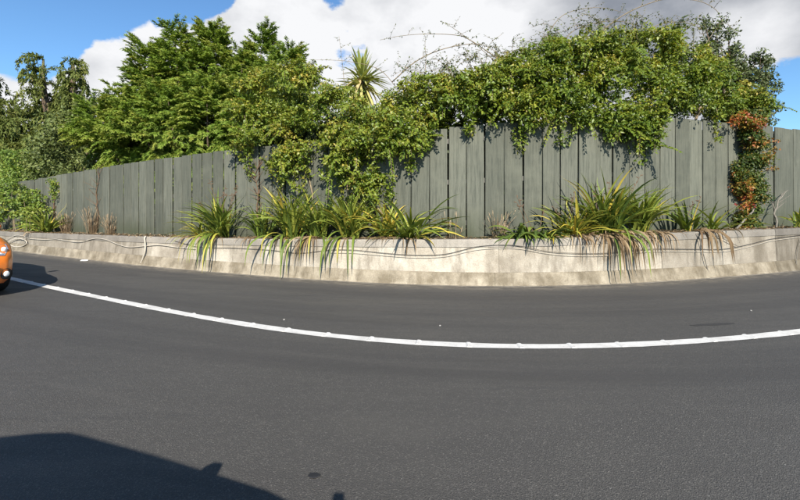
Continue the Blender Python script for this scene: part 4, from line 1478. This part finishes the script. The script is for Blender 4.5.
def patch(px, py, rx, ry, name, label, mat, cat, z=0.004, h=0.0025):
    d = 400 * EYE / (py - 205)
    x = (px - 400) / 400 * d
    mb = MB(); k = 22; vs = [(0, 0, h)]
    for i in range(k):
        a = 2 * math.pi * i / k
        q = 1 + random.uniform(-.14, .14)
        vs.append((math.cos(a) * rx * q * .75, math.sin(a) * ry * q * .75, h))
    for i in range(k):
        a = 2 * math.pi * i / k
        q = 1 + random.uniform(-.14, .14)
        vs.append((math.cos(a) * rx * q, math.sin(a) * ry * q, 0))
    fs = [(0, 1 + i, 1 + (i + 1) % k) for i in range(k)] + [(1 + i, 1 + k + i, 1 + k + (i + 1) % k, 1 + (i + 1) % k) for i in range(k)]
    mb.add(vs, fs)
    return tag(mb.build(name, mat, None, (x, d, z)), label, cat)


patch(314, 476, 0.033, 0.022, 'tar_spot', 'small round black tar spot on the near lane', M_TAR, 'tar')

M_SMEAR = plain_mat('old_tar_smear', (0.036, 0.035, 0.034), 0.75, 0.3, nscale=60, nvar=0.35)
sm = patch(714, 324.5, 0.30, 0.035, 'tar_smear', 'long thin dark smear on the shoulder between line and wall', M_SMEAR, 'tar', 0.003, 0.0015)
sm.rotation_euler = (0, 0, 0.16)

# loose stones on the road
stone_spots = [(284, 320, .012, 'single pale stone chip lying beyond the white line'), (440, 326, .011, 'small pale stone chip between the line and the wall'), (751, 311, .012, 'pale stone chip near the darker end of the wall')]
for (px, py, r, lab) in stone_spots:
    d = 400 * EYE / (py - 205); x = (px - 400) / 400 * d
    mb = MB(); vs = []
    for zz, q in ((0, .8), (.5, 1), (.95, .5)):
        for i in range(7):
            a = 2 * math.pi * i / 7
            vs.append((math.cos(a) * r * q * random.uniform(.8, 1.2), math.sin(a) * r * q * random.uniform(.8, 1.2), zz * r))
    fs = [(i + 7 * k, (i + 1) % 7 + 7 * k, (i + 1) % 7 + 7 * k + 7, i + 7 * k + 7) for k in range(2) for i in range(7)] + [tuple(14 + i for i in range(7))]
    mb.add(vs, fs)
    tag(mb.build('stone_chip', M_CHIP, None, (x, d, 0.001)), lab, 'stone')

# leaf litter on the bed, uncountable
Ll = Leaves()
n = 2600
xs_ = rng.uniform(edge.s_at_x(-14), edge.s_at_x(10), n)
nn = rng.uniform(.14, .88, n)
bp = np.array([tuple(edge.at(a, b, wall_top(a) + (.004 if b < .27 else -BED_DROP + .028))) for a, b in zip(xs_, nn)])
keep = (nn > .27) | (rng.random(n) < .45)
bp = bp[keep]; n = len(bp)
Ll.add(bp, np.column_stack([rng.normal(size=(n, 2)), rng.uniform(-.1, .25, n)]), np.column_stack([rng.normal(0, .3, (n, 2)), np.ones(n)]), rng.uniform(.04, .10, n), rng.uniform(.015, .045, n), rng.random(n))
lo = Ll.build('leaf_litter', M_DEAD)
lo['label'] = 'dry brown leaf litter scattered along the planting bed'
lo['category'] = 'leaf litter'


# ------------------------------------------------------------------ cars
M_ORANGE = plain_mat('paint_orange', (0.78, 0.20, 0.025), 0.35, 0.5, 0.0, 0.8, nscale=4, nvar=0.03)
M_DARKPAINT = plain_mat('paint_dark_grey', (0.06, 0.065, 0.07), 0.35, 0.5, 0.3, 0.7, nscale=4, nvar=0.03)
M_GLASS = plain_mat('car_glass', (0.012, 0.015, 0.017), 0.04, 0.6, nvar=0.02)
M_BLACK = plain_mat('black_plastic', (0.014, 0.014, 0.015), 0.55, 0.4)
M_TYRE = plain_mat('tyre_rubber', (0.02, 0.02, 0.02), 0.85, 0.2)
M_ALLOY = plain_mat('alloy', (0.55, 0.56, 0.57), 0.3, 0.5, 0.9)
M_CHROME = plain_mat('lamp_reflector', (0.82, 0.83, 0.85), 0.12, 0.6, 0.85)
M_LENS = plain_mat('lamp_lens', (0.86, 0.88, 0.9), 0.08, 0.7, 0.1, 0.6)
M_RED = plain_mat('tail_lens', (0.35, 0.01, 0.01), 0.15, 0.6, 0.0, 0.5)
M_PLATE = plain_mat('plate_white', (0.72, 0.72, 0.7), 0.5, 0.3)


class Car:
    """hatchback lofted from stations: x, bottom, belt z, belt half width, top z, top half width"""
    def __init__(self, name, label, paint, loc, yaw, st, wheel_x, glass_side, screen, rear_screen, track=0.74):
        self.root = empty(name, loc, label, 'car')
        self.root.rotation_euler = (0, 0, yaw)
        st = sorted(st)
        self.A = np.array(st)
        xs = []
        for i in range(len(st) - 1):
            k = 4
            xs += list(np.linspace(st[i][0], st[i + 1][0], k, endpoint=False))
        xs.append(st[-1][0])
        mb = MB(); vs = []; fs = []
        ring = None
        for x in xs:
            h = self.half(x)
            ring = [(x, y, z) for y, z in h] + [(x, -y, z) for y, z in reversed(h[1:-1])]
            vs += ring
        k = len(ring)
        for i in range(len(xs) - 1):
            for j in range(k):
                j2 = (j + 1) % k
                fs.append((i * k + j, (i + 1) * k + j, (i + 1) * k + j2, i * k + j2))
        fs.append(tuple(reversed(range(k)))); fs.append(tuple((len(xs) - 1) * k + j for j in range(k)))
        mb.add(vs, fs)
        self.body = mb.build('body', paint, self.root, smooth=True)
        for (a, b) in glass_side:
            for sg in (1, -1):
                m = MB(); vs = []; fs = []
                xx = np.linspace(a, b, 8)
                for x in xx:
                    lo, hi = self.surf(x, .10), self.surf(x, .86)
                    vs += [(x, sg * (lo[0] + .006), lo[1]), (x, sg * (hi[0] + .006), hi[1])]
                for i in range(7):
                    q = (2 * i, 2 * i + 2, 2 * i + 3, 2 * i + 1)
                    fs.append(q if sg < 0 else tuple(reversed(q)))
                m.add(vs, fs); m.build('side_window', M_GLASS, self.root)
        for nm, (a, b) in (('windscreen', screen), ('rear_window', rear_screen)):
            m = MB(); vs = []; fs = []
            xx = np.linspace(a, b, 8); yy = np.linspace(-.9, .9, 9)
            for x in xx:
                r = self.row(x)
                for y in yy:
                    vs.append((x, y * r[5], r[4] + self.crown(x) * (1 - y * y) * .92 + .010))
            for i in range(7):
                for j in range(8):
                    fs.append((i * 9 + j, (i + 1) * 9 + j, (i + 1) * 9 + j + 1, i * 9 + j + 1))
            m.add(vs, fs); m.build(nm, M_GLASS, self.root, smooth=True)
        for x in wheel_x:
            for sg in (1, -1):
                self.wheel(x, sg, track)

    def row(self, x):
        return [float(np.interp(x, self.A[:, 0], self.A[:, i])) for i in range(6)]

    def crown(self, x):
        return 0.035

    def half(self, x):
        _, zb, zl, wl, zt, wt = self.row(x)
        c = self.crown(x)
        return [(0, zb), (wl * .86, zb), (wl * .96, zb + .07), (wl * .995, zb + (zl - zb) * .45), (wl * 1.0, zb + (zl - zb) * .72), (wl * .97, zl),
                (wl * .95 + (wt - wl * .95) * .5, zl + (zt - zl) * .5), (wt * 1.02, zt - .045 * min(1, (zt - zl) * 6)), (wt * .9, zt), (wt * .55, zt + c * .65), (0, zt + c)]

    def surf(self, x, f):
        """side surface between belt (0) and roof edge (1)"""
        h = self.half(x)
        a, m, b = h[5], h[6], h[7]
        if f < .5:
            t = f * 2; return (a[0] + (m[0] - a[0]) * t, a[1] + (m[1] - a[1]) * t)
        t = (f - .5) * 2; return (m[0] + (b[0] - m[0]) * t, m[1] + (b[1] - m[1]) * t)

    def wheel(self, x, sg, track):
        R = .31
        w = empty_part('wheel', (x, sg * track, R), self.root)
        m = MB(); m.lathe([(.20, -.09), (.285, -.10), (R, -.075), (R, .075), (.285, .10), (.20, .09)], (0, 0, 0), (0, sg, 0), 28)
        m.build('tyre', M_TYRE, w, smooth=True)
        m = MB(); m.lathe([(.205, .085), (.19, .07), (.185, -.05)], (0, 0, 0), (0, sg, 0), 28); m.lathe([(.045, .04), (.045, .085), (.0, .09)], (0, 0, 0), (0, sg, 0), 14)
        for k in range(5):
            a = 2 * math.pi * k / 5
            m.box((math.cos(a) * .11, sg * .066, math.sin(a) * .11), (.19, .022, .045), Matrix.Rotation(-a, 3, 'Y'))
        m.build('rim', M_ALLOY, w)
        m = MB(); vs = []; fs = []               # dark wheel arch
        for i in range(17):
            a = math.pi * i / 16
            for r in (.30, .375):
                yy = np.interp(x + math.cos(a) * r, self.A[:, 0], self.A[:, 3])
                vs.append((math.cos(a) * r, sg * (yy * .992 + .008), math.sin(a) * r))
        for i in range(16):
            fs.append((2 * i, 2 * i + 1, 2 * i + 3, 2 * i + 2))
        m.add(vs, fs)
        m.build('arch_trim', M_BLACK, self.root, (x, 0, R))


def empty_part(name, loc, parent):
    o = bpy.data.objects.new(name, None); o.empty_display_size = .1; o.location = loc
    return link(o, parent)


def nose_details(car, xf, wide=.60, head_z=.66):
    """lamps, grilles and plate on the front"""
    r = car.root

    def front_x(y, z):
        """forward limit of the body at lateral y"""
        for x in np.linspace(xf, xf - 1.2, 120):
            h = car.half(x)
            ww = max(p[0] for p in h)
            if abs(y) > ww:
                continue
            zs = [p[1] for p in h]
            w_here = 0
            for a, b in zip(h[:-1], h[1:]):
                lo, hi = min(a[1], b[1]), max(a[1], b[1])
                if lo <= z <= hi and hi > lo:
                    w_here = max(w_here, a[0] + (b[0] - a[0]) * (z - a[1]) / (b[1] - a[1]))
            if w_here >= abs(y):
                return x
        return xf - 1.2

    def panel(name, poly, mat, off=.008, parent=r, thick=.03):
        m = MB(); n = len(poly)
        F = [(front_x(y, z) + off, y, z) for y, z in poly]
        B = [(x - thick, y, z) for x, y, z in F]
        m.add(F + B, [tuple(range(n))] + [(i, i + n, (i + 1) % n + n, (i + 1) % n) for i in range(n)])
        return m.build(name, mat, parent)

    def grid(name, y0, y1, z0, z1, mat, off=.008, n=9):
        m = MB(); vs = []
        for y in np.linspace(y0, y1, n):
            for z in (z0, (z0 + z1) / 2, z1):
                vs.append((front_x(y, z) + off, y, z))
        fs = [(3 * i + j, 3 * i + 3 + j, 3 * i + 4 + j, 3 * i + 1 + j) for i in range(n - 1) for j in range(2)]
        m.add(vs, fs)
        return m.build(name, mat, r)

    grid('upper_grille', -.36, .36, .56, .66, M_BLACK, .02)
    grid('lower_grille', -.565, .565, .27, .46, M_BLACK, .025)
    grid('number_plate', -.19, .19, .455, .545, M_PLATE, .02, 5)
    for sg in (1, -1):
        poly = [(sg * wide * f, z) for f, z in ((.74, head_z - .04), (1.06, head_z - .05), (1.19, head_z + .03), (1.22, head_z + .10), (1.02, head_z + .10), (.78, head_z + .05))]
        hl = panel('headlight', poly, M_CHROME, .022)
        for cy, cz, rr in ((.90, .012, .040), (1.08, .034, .036)):
            y = sg * wide * cy; z = head_z + cz
            x = front_x(y, z) + .016
            m = MB(); m.lathe([(rr, .006), (rr * .95, .024), (rr * .55, .034), (0, .037)], (x, y, z), (1, sg * .35, 0), 16)
            m.build('lamp', M_GLASS if cy < 1 else M_LENS, hl, smooth=True)
        y = sg * .655; z = .335; x = front_x(y, z)
        m = MB(); m.lathe([(.085, -.03), (.08, .012), (.05, .004), (0, .002)], (x, y, z), (1, sg * .4, 0), 20)
        fb = m.build('fog_light', M_BLACK, r, smooth=True)
        m = MB(); m.lathe([(.042, .004), (.038, .018), (.018, .024), (0, .025)], (x, y, z), (1, sg * .4, 0), 16)
        m.build('lamp', M_LENS, fb, smooth=True)


def mirrors(car, x, y, z, paint, size=1.0):
    for sg in (1, -1):
        m = MB()
        m.lathe([(0, -.05), (.05, -.045), (.085, -.01), (.08, .04), (0, .045)], (x, sg * (y + .10), z), (1, 0, 0), 14)
        m.v = [(a, sg * (y + .10) + (b - sg * (y + .10)) * .95 * size, z + (c - z) * .62 * size) for a, b, c in m.v]
        m.tube([(x + .02, sg * (y - .03), z - .07), (x, sg * (y + .06), z - .03)], [.025, .02], 6)
        m.build('door_mirror', paint, car.root, smooth=True)


# stations: x, bottom, belt, half width, top, top half width
hatch = [(-1.98, .34, .60, .62, .72, .52), (-1.90, .24, .80, .74, .98, .60), (-1.72, .20, .92, .82, 1.28, .60), (-1.40, .19, .95, .855, 1.44, .60), (-.6, .18, .94, .865, 1.50, .60), (.05, .18, .92, .865, 1.47, .60),
         (.35, .18, .91, .865, 1.32, .62), (.95, .18, .86, .86, .95, .72), (1.35, .18, .80, .85, .90, .70), (1.62, .18, .73, .82, .82, .64), (1.80, .19, .67, .76, .73, .60), (1.90, .21, .60, .68, .65, .52), (1.96, .27, .50, .54, .56, .40)]
# the following car keeps to its lane; its heading follows the road
th = math.atan2(-.47, .883)
orange = Car('orange_car', 'bright orange hatchback nosing in along the white edge line', M_ORANGE, (-7.80, 6.22, 0), th, hatch, (-1.22, 1.22), [(-1.25, -.35), (-.27, .55)], (.28, .92), (-1.88, -1.5))
nose_details(orange, 1.96)
mirrors(orange, .55, .83, .98, M_ORANGE)

van = [(-3.35, .36, .66, .70, .80, .60), (-3.25, .25, .95, .80, 1.12, .62), (-2.95, .20, 1.0, .86, 1.415, .60), (-2.45, .19, 1.0, .88, 1.515, .62), (-1.80, .18, 1.0, .88, 1.59, .63), (-1.62, .18, .99, .88, 1.585, .64),
       (-1.0, .18, .98, .88, 1.385, .68), (-.38, .18, .96, .875, 1.165, .72), (.02, .18, .90, .87, .985, .72), (.25, .18, .84, .86, .91, .70), (.55, .18, .76, .82, .84, .64), (.72, .19, .68, .75, .74, .60), (.82, .21, .60, .68, .65, .52), (.88, .27, .50, .54, .56, .40)]
own = Car('camera_car', 'dark grey car carrying the camera mast on its bonnet', M_DARKPAINT, (0, -.41, 0), math.radians(1.5), van, (-2.55, .08), [(-2.6, -1.75), (-1.68, -.75)], (-1.55, -.3), (-3.2, -2.8))
nose_details(own, .88)
mirrors(own, -.72, .90, 1.02, M_DARKPAINT, .8)

mast = empty('camera_mast', (0, -.07, 1.012), 'short black camera mast clamped on the dark car bonnet', 'camera mast')
m = MB(); m.lathe([(.045, 0.0), (.045, .03), (.03, .05), (0, .055)], (0, 0, 0), (0, 0, 1), 18); m.build('suction_cup', M_BLACK, mast, smooth=True)
m = MB(); m.tube([(0, 0, .05), (0, 0, .30)], .012, 10); m.build('pole', M_BLACK, mast, smooth=True)
m = MB()
hw, hh, hd = .026, .032, .016
m.add([(sx * hw * q, sy * hd, .325 + sz * hh * q2) for sy in (-1, 1) for (sx, sz, q, q2) in ((-1, -1, .8, 1), (1, -1, .8, 1), (1, -1, 1, .8), (1, 1, 1, .8), (1, 1, .8, 1), (-1, 1, .8, 1), (-1, 1, 1, .8), (-1, -1, 1, .8))],
      [tuple(range(8)), tuple(reversed(range(8, 16)))] + [(i, i + 8, (i + 1) % 8 + 8, (i + 1) % 8) for i in range(8)])
m.build('camera_body', M_BLACK, mast)
